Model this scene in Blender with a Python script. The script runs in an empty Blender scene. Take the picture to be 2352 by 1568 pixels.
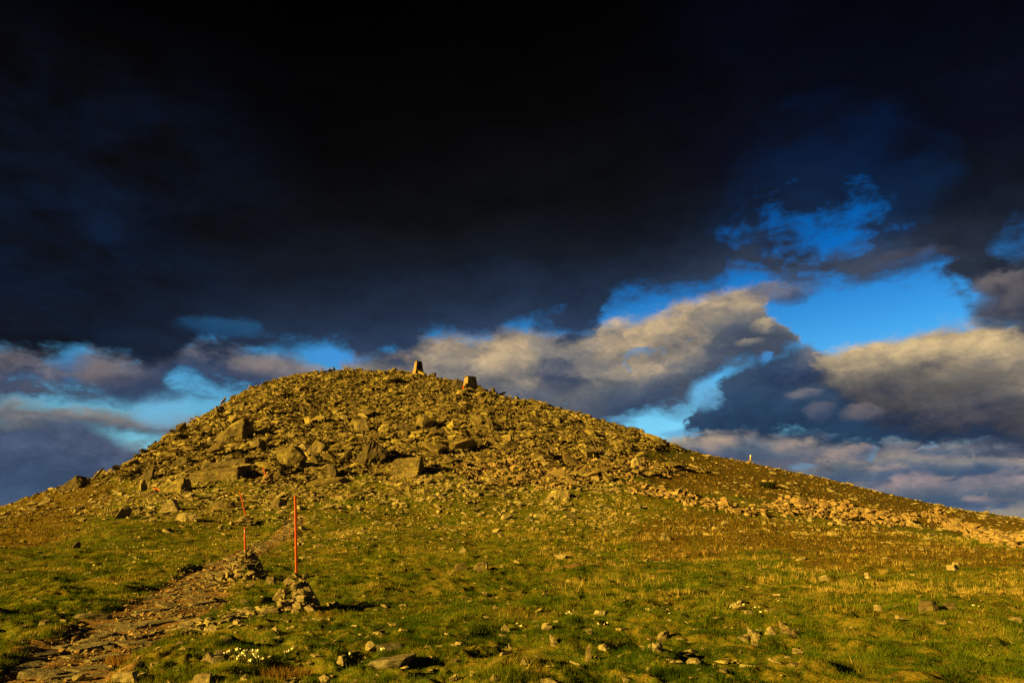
import bpy, bmesh, math, random
import numpy as np
from mathutils import Vector, Matrix, Euler, noise as mnoise

rad = math.radians
random.seed(7)
R = np.random.default_rng(11)
S = bpy.context.scene
C = S.collection

# ------------------------------------------------------------------ camera, sun, exposure
FPX = 683.0                       # focal length in pixels of a 1024 px wide picture (24 mm)
PITCH = math.atan((535 - 341) / FPX)
EYE = 1.6
cam_d = bpy.data.cameras.new('camera')
cam_d.sensor_width = 36.0
cam_d.lens = FPX * 36.0 / 1024.0
cam_d.clip_start = 0.1
cam_d.clip_end = 20000
cam = bpy.data.objects.new('camera', cam_d)
C.objects.link(cam)
cam.location = (0, 0, EYE)
cam.rotation_euler = (math.pi / 2 + PITCH, 0, 0)
S.camera = cam

SUN_EL = rad(15)
SUN_H = Vector((-0.85, -0.527, 0)).normalized()
TO_SUN = Vector((SUN_H.x * math.cos(SUN_EL), SUN_H.y * math.cos(SUN_EL), math.sin(SUN_EL)))
sun_d = bpy.data.lights.new('sun', 'SUN')
sun_d.energy = 5.0
sun_d.angle = rad(0.5)
sun_d.color = (1.0, 0.62, 0.08)
sun = bpy.data.objects.new('sun', sun_d)
C.objects.link(sun)
sun.rotation_euler = (-TO_SUN).to_track_quat('-Z', 'Y').to_euler()
sun.location = (-40, -25, 30)

S.view_settings.view_transform = 'Standard'
S.view_settings.look = 'None'
EXPO = 1.5
S.view_settings.exposure = EXPO
S.view_settings.gamma = 1.0
S.view_settings.use_curve_mapping = False
S.cycles.use_denoising = False
S.cycles.max_bounces = 4
S.cycles.diffuse_bounces = 2
S.cycles.transparent_max_bounces = 4

# ------------------------------------------------------------------ pixel <-> world helpers
CP, SP = math.cos(PITCH), math.sin(PITCH)


def pix_dir(px, py):
    """Direction in the world of a pixel of the 1024 x 682 picture."""
    x = (np.asarray(px, float) - 512) / FPX
    y = (341 - np.asarray(py, float)) / FPX
    return x, CP - y * SP, SP + y * CP


def project(X, Y, Z):
    z = Z - EYE
    d = Y * CP + z * SP
    v = -Y * SP + z * CP
    d = np.where(d < 0.05, 0.05, d)
    return 512 + FPX * X / d, 341 - FPX * v / d, d


# ------------------------------------------------------------------ node helpers
class E:
    """A node socket with arithmetic."""
    nt = None

    def __init__(self, s):
        self.s = s

    def __add__(a, b): return M('ADD', a, b)
    def __radd__(a, b): return M('ADD', b, a)
    def __sub__(a, b): return M('SUBTRACT', a, b)
    def __rsub__(a, b): return M('SUBTRACT', b, a)
    def __mul__(a, b): return M('MULTIPLY', a, b)
    def __rmul__(a, b): return M('MULTIPLY', b, a)
    def __truediv__(a, b): return M('DIVIDE', a, b)


def put(v, sock):
    if isinstance(v, E):
        E.nt.links.new(v.s, sock)
    elif isinstance(v, (tuple, list)):
        sock.default_value = tuple(v) + ((1.0,) if len(v) == 3 and sock.type == 'RGBA' else ())
    else:
        sock.default_value = v


def M(op, *args):
    n = E.nt.nodes.new('ShaderNodeMath')
    n.operation = op
    for i, a in enumerate(args):
        put(a, n.inputs[i])
    return E(n.outputs[0])


def sstep(x, a, b):
    n = E.nt.nodes.new('ShaderNodeMapRange')
    n.interpolation_type = 'SMOOTHSTEP'
    put(x, n.inputs[0]); put(a, n.inputs[1]); put(b, n.inputs[2])
    return E(n.outputs[0])


def lerp(x, a, b, c, d):
    n = E.nt.nodes.new('ShaderNodeMapRange')
    for i, v in enumerate((x, a, b, c, d)):
        put(v, n.inputs[i])
    return E(n.outputs[0])


def mix(f, a, b, blend='MIX'):
    n = E.nt.nodes.new('ShaderNodeMix')
    n.data_type = 'RGBA'
    n.blend_type = blend
    put(f, n.inputs[0]); put(a, n.inputs[6]); put(b, n.inputs[7])
    return E(n.outputs[2])


def nz(vec, scale, detail=4.0, rough=0.55, lac=2.0, dist=0.0):
    n = E.nt.nodes.new('ShaderNodeTexNoise')
    put(vec, n.inputs['Vector'])
    n.inputs['Scale'].default_value = scale
    n.inputs['Detail'].default_value = detail
    n.inputs['Roughness'].default_value = rough
    n.inputs['Lacunarity'].default_value = lac
    n.inputs['Distortion'].default_value = dist
    return E(n.outputs[0])


def voro(vec, scale, feature='F1', out=0):
    n = E.nt.nodes.new('ShaderNodeTexVoronoi')
    n.feature = feature
    put(vec, n.inputs['Vector'])
    n.inputs['Scale'].default_value = scale
    return E(n.outputs[out])


def ramp(x, stops):
    n = E.nt.nodes.new('ShaderNodeValToRGB')
    el = n.color_ramp.elements
    while len(el) < len(stops):
        el.new(0.5)
    for e, (p, c) in zip(el, stops):
        e.position = p
        e.color = tuple(c) + (1.0,)
    put(x, n.inputs[0])
    return E(n.outputs[0])


def vmul(vec, k):
    n = E.nt.nodes.new('ShaderNodeVectorMath')
    n.operation = 'MULTIPLY'
    put(vec, n.inputs[0]); put(k, n.inputs[1])
    return E(n.outputs[0])


def vadd(vec, k):
    n = E.nt.nodes.new('ShaderNodeVectorMath')
    n.operation = 'ADD'
    put(vec, n.inputs[0]); put(k, n.inputs[1])
    return E(n.outputs[0])


def lin(r, g, b):
    f = lambda c: (c / 255 / 12.92) if c / 255 <= 0.04045 else ((c / 255 + 0.055) / 1.055) ** 2.4
    return (f(r), f(g), f(b))


# ------------------------------------------------------------------ sky: Nishita air under broken storm cloud
def azel(x, y, k=1024 / 2352):
    dx, dy, dz = pix_dir(x * k, y * k)
    return float(np.degrees(np.arctan2(dx, dy))), float(np.degrees(np.arctan2(dz, np.hypot(dx, dy))))


BG = 0.1


def sky():
    w = bpy.data.worlds.new('World')
    S.world = w
    w.use_nodes = True
    w.cycles.sampling_method = 'MANUAL'
    w.cycles.sample_map_resolution = 512
    nt = w.node_tree
    nt.nodes.clear()
    E.nt = nt
    out = nt.nodes.new('ShaderNodeOutputWorld')
    bg = nt.nodes.new('ShaderNodeBackground')
    bg.inputs[1].default_value = BG
    nt.links.new(bg.outputs[0], out.inputs[0])
    tc = nt.nodes.new('ShaderNodeTexCoord')
    D = E(tc.outputs['Generated'])
    sep = nt.nodes.new('ShaderNodeSeparateXYZ')
    put(D, sep.inputs[0])
    x, y, z = (E(o) for o in sep.outputs)
    az = M('ARCTAN2', x, y) * (180 / math.pi)
    el = M('ARCSINE', M('MINIMUM', M('MAXIMUM', z, -1.0), 1.0)) * (180 / math.pi)

    def curve(pts, lo, hi, raw=False):
        """A value that varies with azimuth; PTS are (azimuth deg, value)."""
        n = nt.nodes.new('ShaderNodeFloatCurve')
        cu = n.mapping.curves[0]
        pts = sorted(pts)
        P = [((a + 60) / 120, (v - lo) / (hi - lo)) for a, v in pts]
        P = [p for p in P if 0.0 < p[0] < 1.0]
        P = [(0.0, P[0][1])] + P + [(1.0, P[-1][1])]
        while len(cu.points) < len(P):
            cu.points.new(0.5, 0.5)
        for q, p in zip(cu.points, P):
            q.location = (p[0], min(1, max(0, p[1])))
            q.handle_type = 'AUTO_CLAMPED'
        n.mapping.update()
        put(azn, n.inputs['Value'])
        return E(n.outputs[0]) * (hi - lo) + lo

    def edge(pts):
        return curve([azel(*p) for p in pts], -10, 45)

    def along(pts, yref):
        return curve([(azel(px, yref)[0], v) for px, v in pts], 0, 1)

    V = vmul(D, (1, 1, 2.0))
    G = 2.6
    nbig = (nz(vadd(V, (3.1, 0.4, 1.7)), 2.2, 5, 0.5) - 0.5) * 1.6
    nA = (nz(vadd(V, (0.3, 2.4, 0.9)), 7.0, 9, 0.62, dist=0.3) - 0.5) * G
    nB = (nz(V, 19.0, 8, 0.66, dist=0.2) - 0.5) * G
    nW = (nz(vadd(V, (5.3, 1.4, 2.9)), 8.0, 7, 0.6) - 0.5) * G
    wv_ = nt.nodes.new('ShaderNodeCombineXYZ')
    put(nA * 0.05, wv_.inputs[0]); put(nW * 0.05, wv_.inputs[1]); put(nB * 0.03, wv_.inputs[2])

    def puffs(vec, scale=11.0, det=3.0):
        """Cauliflower relief: rounded cells within cells."""
        n = nt.nodes.new('ShaderNodeTexVoronoi')
        n.feature = 'F1'
        n.normalize = True
        n.inputs['Scale'].default_value = scale
        n.inputs['Detail'].default_value = det
        n.inputs['Roughness'].default_value = 0.55
        n.inputs['Lacunarity'].default_value = 2.3
        w_ = nt.nodes.new('ShaderNodeVectorMath')
        put(vec, w_.inputs[0]); put(E(wv_.outputs[0]), w_.inputs[1])
        put(E(w_.outputs[0]), n.inputs['Vector'])
        return 0.5 - E(n.outputs['Distance'])

    Vp = vmul(D, (1, 1, 1.5))
    pf = puffs(Vp)
    pf2 = puffs(vadd(Vp, (-0.022, -0.008, 0.030)))
    off = vadd(V, (-0.020, -0.008, 0.050))
    nA2 = (nz(vadd(off, (0.3, 2.4, 0.9)), 7.0, 5, 0.58, dist=0.3) - 0.5) * G
    pg = puffs(vadd(Vp, (1.3, 2.7, 0.6)), 27.0, 2.0)
    pg2 = puffs(vadd(Vp, (1.289, 2.696, 0.616)), 27.0, 2.0)
    relief = (pf - pf2) * 0.75 + (nA - nA2) * 0.35 + (pg - pg2) * 0.55
    azw = az + nW * 2.8 + nA * 1.8 + pf * 2.2
    azn = lerp(azw, -60, 60, 0, 1)

    # clear air
    st = nt.nodes.new('ShaderNodeTexSky')
    st.sky_type = 'NISHITA'
    st.sun_disc = False
    st.sun_elevation = SUN_EL
    st.sun_rotation = math.atan2(SUN_H.x, SUN_H.y)
    st.air_density = 1.0
    st.dust_density = 0.3
    st.ozone_density = 2.0
    eln = lerp(el, 0, 45, 0, 1)
    tint = ramp(eln, [(0.0, (1.0, 1.45, 1.5)), (0.2, (0.66, 1.40, 1.62)), (0.34, (0.26, 1.02, 1.55)),
                      (0.48, (0.02, 0.58, 1.30)), (0.66, (0.0, 0.28, 0.75)), (1.0, (0.0, 0.12, 0.4))])
    col = mix(1.0, E(st.outputs[0]), tint, 'MULTIPLY')
    col = mix(1.0, col, (2 ** -EXPO,) * 3, 'MULTIPLY')
    sky.clear = col
    k = 1.0 / BG / 2 ** EXPO

    def c(r, g, b, m=1.0):
        return tuple(v * k * m for v in lin(r, g, b))

    def cumulus(col, top, bot, lit, amp, soft, litcol, midcol, basecol, botsoft=2.0, namp=2.0, cover=1.0, litd=0.62):
        T = top + nA * (amp * 0.75) + pf * (amp * 0.9) + pg * (amp * 0.45) + nB * (amp * 0.35)
        B = bot + nA * namp + nB * (namp * 0.6) + pg * (namp * 0.5)
        dens = sstep(T - el, 0.0, soft * 1.25) * sstep(el - B, 0.0, botsoft) * cover
        dens = M('MULTIPLY', dens, lerp(nA + pg * 0.8 + nB * 0.5, -0.75, -0.30, 0.25, 1.0))
        thick = M('MAXIMUM', T - B, 1.5)
        t = (T - el) / thick
        shade = M('MULTIPLY', sstep(t - relief * 0.45 + nA * 0.15, litd, 0.0), lit)
        shade = M('MULTIPLY', shade, lerp(relief + pf * 0.3, -0.30, 0.36, 0.40, 1.2))
        low = sstep(t + nA * 0.3, 0.25, 0.95)
        body = mix(low, midcol, basecol)
        body = mix(M('MINIMUM', shade, 1.0), body, litcol)
        g_ = lerp(relief + nB * 0.22 + pf * 0.25, -0.5, 0.5, 0.58, 1.42)
        cmb = nt.nodes.new('ShaderNodeCombineXYZ')
        for i_ in range(3):
            put(g_, cmb.inputs[i_])
        body = mix(1.0, body, E(cmb.outputs[0]), 'MULTIPLY')
        return mix(dens, col, body)

    azu = az + nA * 1.0 + nB * 0.9 + pg * 1.0
    elu = el + nW * 0.5 + nB * 0.7 + pf * 0.8

    def heap(col, px, py, rx, ry, hi, lo=None, cover=0.9):
        """A small cloudlet (or, with one colour, a rift): lit from the upper left when HI and LO differ."""
        a0, e0 = azel(px, py)
        ka = abs(azel(px + rx, py)[0] - a0)
        ke = abs(azel(px, py - ry)[1] - e0)
        u = (azu - a0) / max(ka, .1)
        v = (elu - e0) / max(ke, .1)
        d = u * u + v * v + nA * 1.5 + pg * 1.1 + nB * 0.9
        dens = sstep(d, 1.8, -0.1) * cover
        if lo is None:
            return mix(dens, col, hi)
        sh = sstep(v * 0.7 - u * 0.25 + relief * 2.0, -0.9, 0.9)
        return mix(dens, col, mix(sh, lo, hi))

    # far bands near the horizon
    Vl = vmul(D, (1, 1, 3.6))
    nl = nz(Vl, 9.0, 8, 0.62, dist=0.2) - 0.5
    nl2 = nz(vadd(Vl, (-0.02, -0.01, 0.05)), 9.0, 5, 0.58) - 0.5
    lowtop = edge([(0, 1090), (300, 1095), (700, 1060), (1300, 1040), (1480, 1000), (1600, 985), (1700, 968), (1800, 965), (1900, 970), (2352, 975)])
    lowd = sstep(lowtop + nl * 3.0 - el, 0.0, 1.2) * sstep(nl + sstep(az, 5, -15) * 0.3 + 0.05, -0.20, -0.06)
    lowlit = sstep(nl - nl2 + nl * 0.30, 0.015, 0.13) * sstep(az, -6, 14)
    lowc = mix(sstep(el, 1.0, 8.0), c(100, 115, 138), c(62, 82, 112))
    lowc = mix(sstep(nl, 0.16, -0.1) * 0.7, lowc, c(45, 68, 104))
    lowc = mix(lowlit * 0.65, lowc, c(168, 152, 132))
    col = mix(lowd, col, lowc)

    # rows of small heaps low on the right
    for tp, bt, lt, hi in (
            ([(1300, 1080), (1420, 1030), (1500, 1003), (1560, 995), (1640, 978), (1700, 974), (1760, 984), (1850, 1000), (1950, 1008), (2100, 1006), (2352, 1010)],
             [(1300, 1100), (1600, 1085), (2352, 1075)], [(1450, .85), (1560, .9), (1720, .95), (1790, .5), (1870, .75), (2000, .4), (2150, .7), (2352, .5)], c(204, 176, 138)),
            ([(1500, 1100), (1700, 1062), (1850, 1050), (1950, 1038), (2050, 1032), (2200, 1050), (2352, 1036)],
             [(1500, 1140), (2352, 1115)], [(1600, .3), (1850, .4), (1930, .85), (2080, .9), (2200, .5), (2352, .8)], c(196, 170, 138)),
            ([(1700, 1160), (1950, 1120), (2080, 1095), (2150, 1088), (2230, 1100), (2352, 1092)],
             [(1700, 1200), (2352, 1180)], [(1800, .3), (2050, .5), (2130, .9), (2220, .7), (2352, .6)], c(188, 156, 146))):
        col = cumulus(col, edge(tp), edge(bt), along(lt, 1040), 0.9, 0.7, hi, c(94, 108, 124), c(52, 78, 110), 1.2, 0.8, 0.95)
    # heap below the gap on the left
    col = cumulus(col, edge([(0, 955), (60, 945), (150, 955), (250, 978), (310, 1000), (360, 1022), (450, 1075), (560, 1200)]),
                  edge([(0, 1230), (200, 1235), (560, 1260)]), along([(0, .10), (250, .28), (340, .25), (400, .1)], 1000),
                  1.2, 0.9, c(118, 118, 132), c(58, 76, 104), c(62, 84, 114), 3.0, 1.0)
    # dark shelf on the right
    col = cumulus(col, edge([(1440, 1180), (1540, 1080), (1590, 985), (1625, 905), (1665, 852), (1740, 812), (1850, 805), (1950, 835), (2100, 850), (2352, 860)]),
                  edge([(1440, 1020), (1600, 1030), (1700, 1040), (1800, 1030), (1900, 1040), (2352, 1065)]),
                  along([(1500, .1), (1750, .05), (1850, .25), (1930, .4), (2100, .3), (2352, .2)], 900), 2.4, 1.0,
                  c(132, 124, 120), c(46, 70, 98), c(36, 60, 88), 1.5)
    # lilac cloud on the left
    col = cumulus(col, edge([(0, 770), (100, 790), (150, 815), (210, 790), (290, 800), (320, 820), (400, 785), (560, 790), (650, 806), (740, 834), (790, 880), (900, 960), (1000, 1050)]),
                  edge([(0, 950), (100, 928), (200, 930), (320, 945), (400, 930), (450, 918), (560, 930), (700, 1000), (1000, 1100)]),
                  along([(0, .6), (120, .45), (230, .9), (330, .35), (480, .3), (620, .85), (740, .9), (800, .3)], 850),
                  2.2, 1.3, c(150, 136, 130), c(90, 94, 110), c(40, 60, 92), 1.8, 2.2)
    # heap behind the summit
    col = cumulus(col, edge([(740, 960), (800, 850), (850, 815), (900, 815), (960, 790), (1000, 770), (1050, 760), (1130, 765), (1190, 745), (1240, 750), (1310, 765), (1400, 735), (1500, 722),
                             (1580, 700), (1640, 678), (1700, 656), (1760, 664), (1800, 705), (1835, 765), (1875, 840), (1950, 950)]),
                  edge([(780, 1050), (1000, 1070), (1300, 1060), (1420, 1020), (1500, 990), (1560, 965), (1600, 915), (1640, 872), (1700, 862), (1760, 856), (1800, 845), (1840, 830), (1950, 860)]),
                  along([(820, .25), (900, .6), (980, .85), (1080, .7), (1150, .95), (1220, .95), (1275, .30), (1330, .45), (1400, .8), (1500, 1.0), (1650, .95), (1760, .8), (1820, .5)], 800),
                  2.0, 1.2, c(200, 172, 130), c(100, 106, 114), c(50, 66, 92), 1.8, 1.8)
    # heap on the right
    col = cumulus(col, edge([(1850, 900), (1885, 845), (1920, 815), (2000, 785), (2100, 757), (2180, 735), (2260, 725), (2352, 735), (2600, 740)]),
                  edge([(1850, 860), (1900, 890), (1960, 965), (2030, 1010), (2120, 1035), (2352, 1048), (2600, 1050)]),
                  along([(1870, .8), (1950, 1.0), (2250, 1.0), (2352, .85), (2600, .7)], 850), 1.8, 1.2,
                  c(208, 180, 130), c(126, 120, 112), c(34, 44, 66), 2.2, 1.6)

    cyan = c(104, 172, 214)
    for h_ in ((1622, 905, 40, 36, cyan), (1761, 828, 16, 14, c(70, 150, 220), None, .7), (1433, 952, 44, 9, cyan, None, .7), (1568, 990, 56, 9, cyan),
               (161, 822, 52, 20, c(52, 108, 160), None, .6), (177, 863, 30, 11, c(60, 110, 158), None, .5), (376, 935, 62, 38, c(112, 180, 218), None, .7),
               (795, 815, 90, 20, c(66, 148, 222), None, .75), (1837, 1070, 30, 9, c(110, 150, 182), None, .6), (2142, 1021, 30, 6, c(104, 158, 196), None, .6), (2008, 1032, 14, 14, c(100, 150, 190), None, .6),
               (1281, 850, 60, 46, c(50, 68, 98), c(44, 62, 92), .8), (1837, 855, 95, 28, c(46, 64, 96), c(34, 50, 80)),
               (1766, 743, 34, 20, c(218, 190, 146), c(120, 118, 116)), (1725, 783, 32, 11, c(176, 158, 134), c(100, 104, 112)), (1667, 722, 70, 26, c(204, 178, 138), c(110, 112, 114), .8),
               (1514, 752, 44, 24, c(212, 184, 140), c(112, 112, 112), .85), (1407, 755, 32, 18, c(196, 172, 136), c(112, 112, 114), .8), (1326, 790, 60, 24, c(168, 154, 134), c(100, 104, 112), .8),
               (1783, 664, 100, 26, c(126, 120, 120), c(62, 70, 94), .9), (1180, 828, 66, 30, c(206, 182, 142), c(116, 114, 114), .8), (1060, 830, 50, 20, c(160, 146, 128), c(92, 98, 108), .7),
               (1855, 896, 48, 14, c(138, 132, 132), c(74, 86, 112), .8), (1882, 944, 36, 24, c(118, 114, 124), c(62, 76, 104), .7), (1990, 944, 54, 17, c(140, 128, 124), c(62, 72, 96), .8),
               (1560, 930, 50, 30, c(84, 96, 116), c(58, 78, 108), .5), (1450, 905, 70, 26, c(92, 102, 116), c(64, 82, 108), .5),
               (2010, 835, 60, 26, c(216, 190, 142), c(150, 138, 120), .6), (2190, 850, 80, 30, c(208, 182, 134), c(120, 114, 106), .6), (2090, 795, 40, 16, c(222, 196, 146), c(160, 146, 122), .6),
               (1658, 1012, 54, 19, c(204, 174, 144), c(108, 112, 124)), (1819, 1022, 42, 18, c(182, 156, 138), c(92, 102, 120)), (1954, 1032, 62, 13, c(182, 156, 140), c(84, 98, 122)),
               (2116, 1027, 62, 8, c(172, 152, 142), c(90, 104, 126), .8), (2071, 1063, 84, 12, c(190, 164, 148), c(84, 98, 122)), (2259, 1142, 38, 18, c(194, 164, 150), c(96, 106, 128)), (2331, 1076, 32, 20, c(156, 144, 144), c(84, 98, 122), .8),
               (236, 848, 62, 36, c(126, 114, 110), c(70, 76, 96), .8), (32, 832, 42, 22, c(108, 102, 108), c(70, 76, 96), .7), (617, 838, 92, 22, c(156, 142, 132), c(88, 90, 104), .85), (741, 843, 50, 14, c(154, 140, 130), c(88, 92, 106), .8),
               (311, 880, 110, 30, c(60, 70, 94), c(36, 58, 92), .7), (102, 962, 84, 8, c(124, 120, 126), c(66, 84, 112), .7), (322, 1026, 42, 22, c(112, 110, 122), c(60, 80, 110), .8)):
        col = heap(col, *h_)

    # the dark canopy overhead
    can = edge([(-300, 836), (0, 828), (120, 831), (200, 816), (330, 828), (420, 821), (480, 786), (560, 816), (640, 808), (720, 801), (800, 788), (860, 816), (930, 821),
                (1000, 781), (1150, 768), (1200, 751), (1270, 754), (1330, 781), (1372, 761), (1400, 699), (1450, 676), (1560, 664), (1640, 660), (1690, 628), (1730, 618), (1800, 638), (1860, 646), (1960, 638), (2050, 640), (2130, 620), (2185, 640), (2235, 684), (2290, 722), (2352, 750), (2600, 765)])
    q = el - can + nA * 2.4 + nB * 1.2 + pg * 0.9
    ad = sstep(q, -0.9, 1.3)
    ha, he = azel(1860, 515)
    hu = (az - ha) / 5.8
    hv = (el - he) / 4.2
    hole = sstep(hu * hu + hv * hv + nA * 1.7 + nB * 1.5 + nW * 0.8, 1.15, -0.5)
    ha2, he2 = azel(1890, 430)
    hu = (az - ha2) / 8.5
    hv = (el - he2) / 6.5
    veil = sstep(hu * hu + hv * hv + nA * 1.2 + nW * 0.8, 1.3, 0.0)
    ha3, he3 = azel(520, 752)
    hu = (az - ha3) / 4.0
    hv = (el - he3) / 0.9
    streak = sstep(hu * hu + hv * hv + nA * 1.6 + nB * 1.4, 1.2, -0.2) * 0.24
    ha4, he4 = azel(2345, 545)
    hu = (az - ha4) / 1.6
    hv = (el - he4) / 1.5
    h4 = sstep(hu * hu + hv * hv + nA * 2.4 + nB * 1.4 + nW, 1.1, -0.8) * 0.45
    ad = ad * (1.0 - M('MAXIMUM', M('MAXIMUM', M('MAXIMUM', hole * 0.95, veil * 0.11), streak), h4))
    canlow = edge([(-100, 815), (500, 800), (1000, 775), (1400, 715), (1800, 630), (2300, 640)])
    dq = el - canlow + nbig * 7.0 + nW * 3.0 + nA * 1.6 + pf * 1.5
    side = sstep(az + nW * 6.0, 8, 24)
    dn = lerp(dq, 0, 30, 0, 1)
    canc = ramp(dn, [(0.0, c(42, 58, 84)), (0.09, c(32, 45, 66)), (0.20, c(22, 28, 39)), (0.36, c(13, 14, 17)), (0.55, c(6, 6, 7)), (0.8, c(1.5, 1.5, 2)), (1.0, c(.4, .4, .8))])
    canr = ramp(dn, [(0.0, c(56, 66, 84)), (0.07, c(35, 43, 58)), (0.17, c(19, 25, 37)), (0.35, c(11, 14, 26)), (0.6, c(5, 8, 18)), (0.85, c(2, 4, 11)), (1.0, c(1, 2, 7))])
    canc = mix(side, canc, canr)
    lm = sstep(az + nbig * 14.0, -14, -34) * sstep(el, 38, 22)
    canc = mix(lm * 0.85, canc, mix(lerp(nA * 0.6 + nW * 0.9 + nbig * 0.5, -0.45, 0.45, 0, 1), c(14, 14, 17), c(12, 26, 48)))
    cg = nt.nodes.new('ShaderNodeCombineXYZ')
    for i_ in range(3):
        put(lerp(nA * 0.8 + nW * 0.5 + nB * 0.3, -0.6, 0.6, 0.6, 1.45), cg.inputs[i_])
    canc = mix(1.0, canc, E(cg.outputs[0]), 'MULTIPLY')
    canc = mix(sstep(relief, -0.1, 0.5) * sstep(q, 5.0, 0.0) * lerp(side, 0, 1, 0.30, 0.50), canc, mix(side, c(52, 66, 92), c(84, 86, 98)))
    col = mix(ad, col, canc)
    for h_ in ((2295, 646, 62, 34, c(118, 110, 110), c(48, 54, 72)), (2285, 716, 62, 40, c(84, 82, 94), c(40, 48, 66)), (2345, 690, 40, 40, c(104, 98, 102), c(44, 52, 70)),
               (494, 752, 92, 12, c(24, 58, 98), None, .5), (2090, 590, 90, 22, c(84, 80, 92), c(40, 44, 60), .6)):
        col = heap(col, *h_)
    # the ground takes over below the horizon
    col = mix(sstep(el, -0.5, -3.0), col, c(40, 44, 40))
    put(col, bg.inputs[0])


sky()

# ------------------------------------------------------------------ numpy noise
def _hash(ix, iy, seed):
    h = (ix.astype(np.int64) * 374761393 + iy.astype(np.int64) * 668265263 + seed * 974634777) & 0xFFFFFFFF
    h = ((h ^ (h >> 13)) * 1274126177) & 0xFFFFFFFF
    return ((h ^ (h >> 16)) & 0xFFFF) / 65535.0


def vnoise(x, y, seed=0):
    ix, iy = np.floor(x), np.floor(y)
    fx, fy = x - ix, y - iy
    fx = fx * fx * fx * (fx * (fx * 6 - 15) + 10)
    fy = fy * fy * fy * (fy * (fy * 6 - 15) + 10)
    a, b = _hash(ix, iy, seed), _hash(ix + 1, iy, seed)
    c, d = _hash(ix, iy + 1, seed), _hash(ix + 1, iy + 1, seed)
    return (a + (b - a) * fx) * (1 - fy) + (c + (d - c) * fx) * fy


def fbm(x, y, octv=4, seed=0, gain=0.5):
    """About -0.5 .. 0.5."""
    s = np.zeros_like(x, float)
    amp, tot = 1.0, 0.0
    for o in range(octv):
        s += amp * (vnoise(x + 17.3 * o, y - 9.1 * o, seed + o) - 0.5)
        tot += amp
        amp *= gain
        ca, sa = 1.6, 1.2
        x, y = ca * x - sa * y, sa * x + ca * y
    return s / tot * 1.6


def smooth(x, a, b):
    t = np.clip((x - a) / (b - a), 0, 1)
    return t * t * (3 - 2 * t)


# ------------------------------------------------------------------ terrain: heights fitted to surveyed points
FORE = [(682, 8.5), (640, 11.5)]
COLS = {
    -160: FORE + [(615, 14.3), (590, 19), (570, 25), (555, 33), (545, 44), (537, 62)],
    0: FORE + [(615, 14.6), (590, 20), (565, 28), (545, 38), (525, 53), (508, 73)],
    44: FORE + [(613, 15), (585, 21), (560, 30), (535, 43), (512, 60), (493, 76)],
    110: FORE + [(612, 15.2), (582, 22), (555, 32), (525, 47), (497, 66), (474, 82)],
    155: FORE + [(612, 15), (580, 22.5), (553, 32), (525, 46), (495, 62), (470, 77), (444, 93)],
    200: FORE + [(612, 14.9), (580, 22.5), (552, 32.5), (525, 46), (500, 58), (480, 68), (450, 86), (418, 106)],
    250: FORE + [(612, 14.8), (577, 23.5), (551, 33), (525, 46), (503, 56), (483, 65), (462, 75), (430, 95), (390, 120)],
    313: FORE + [(612, 14.6), (575, 24), (550, 34), (525, 46), (505, 55), (485, 64), (465, 74), (440, 88), (410, 106), (373, 131)],
    400: FORE + [(612, 14.6), (575, 24), (550, 34), (525, 46), (505, 55), (488, 63), (468, 73), (440, 88), (410, 107), (372, 134)],
    461: FORE + [(612, 14.7), (580, 22.5), (550, 34), (525, 46), (505, 55), (489, 62.5), (470, 72), (443, 86), (416, 104), (384, 131)],
    544: FORE + [(612, 14.7), (585, 21), (565, 28), (545, 36), (525, 45), (506, 55), (490, 62.5), (473, 72), (450, 85), (428, 102), (406, 124)],
    605: FORE + [(612, 14.7), (585, 21), (565, 28), (545, 37), (525, 46), (508, 55), (492, 63.5), (475, 74), (452, 91), (422, 120)],
    666: FORE + [(612, 14.7), (585, 20.5), (565, 27), (545, 37), (527, 46.5), (510, 56), (494, 66), (475, 83), (443, 117)],
    749: FORE + [(612, 14.7), (587, 19.8), (566, 26.5), (546, 37), (529, 47.5), (514, 58), (499, 71), (482, 92), (462, 117)],
    827: FORE + [(612, 14.7), (588, 19.3), (567, 26), (549, 36), (534, 48), (521, 59), (509, 73), (496, 92), (478, 117)],
    892: FORE + [(612, 14.6), (590, 18.8), (570, 24.6), (553, 33.5), (540, 45), (528, 60), (515, 85), (495, 117)],
    960: FORE + [(612, 14.5), (593, 18), (575, 22.5), (559, 30), (547, 41), (536, 56), (524, 84), (510, 118)],
    1024: FORE + [(612, 14.4), (596, 17.3), (580, 21), (565, 27), (553, 36), (544, 48), (534, 72), (520.5, 118)],
    1190: FORE + [(612, 14.2), (597, 17), (582, 20.5), (568, 25.5), (557, 34), (549, 46), (543, 70), (538, 118)],
}
_q, _p = [], []
for _px, rows in COLS.items():
    for _py, _Y in rows:
        dx, dy, dz = pix_dir(_px, _py)
        k = _Y / float(dy)
        X, Z = float(dx) * k, EYE + float(dz) * k
        _p.append((math.atan2(X, _Y), math.log(math.hypot(X, _Y))))
        _q.append(Z / math.hypot(X, _Y))
    a, lr = _p[-1]
    q0 = _q[-1]
    for f, dq in ((1.10, -0.012), (1.3, -0.06), (1.7, -0.14), (2.6, -0.20)):
        _p.append((a, lr + math.log(f)))
        _q.append(min(q0 + dq, q0 * (1 + dq * 3)))
for a in np.radians([-52, -30, -10, 10, 30, 52]):
    for r in (1.5, 3.0, 5.0):
        _p.append((a, math.log(r)))
        _q.append(0.0)
_p, _q = np.array(_p), np.array(_q)
KA = 2.2


def _ker(d2):
    return np.where(d2 > 1e-12, 0.5 * d2 * np.log(np.maximum(d2, 1e-12)), 0.0)


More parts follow.
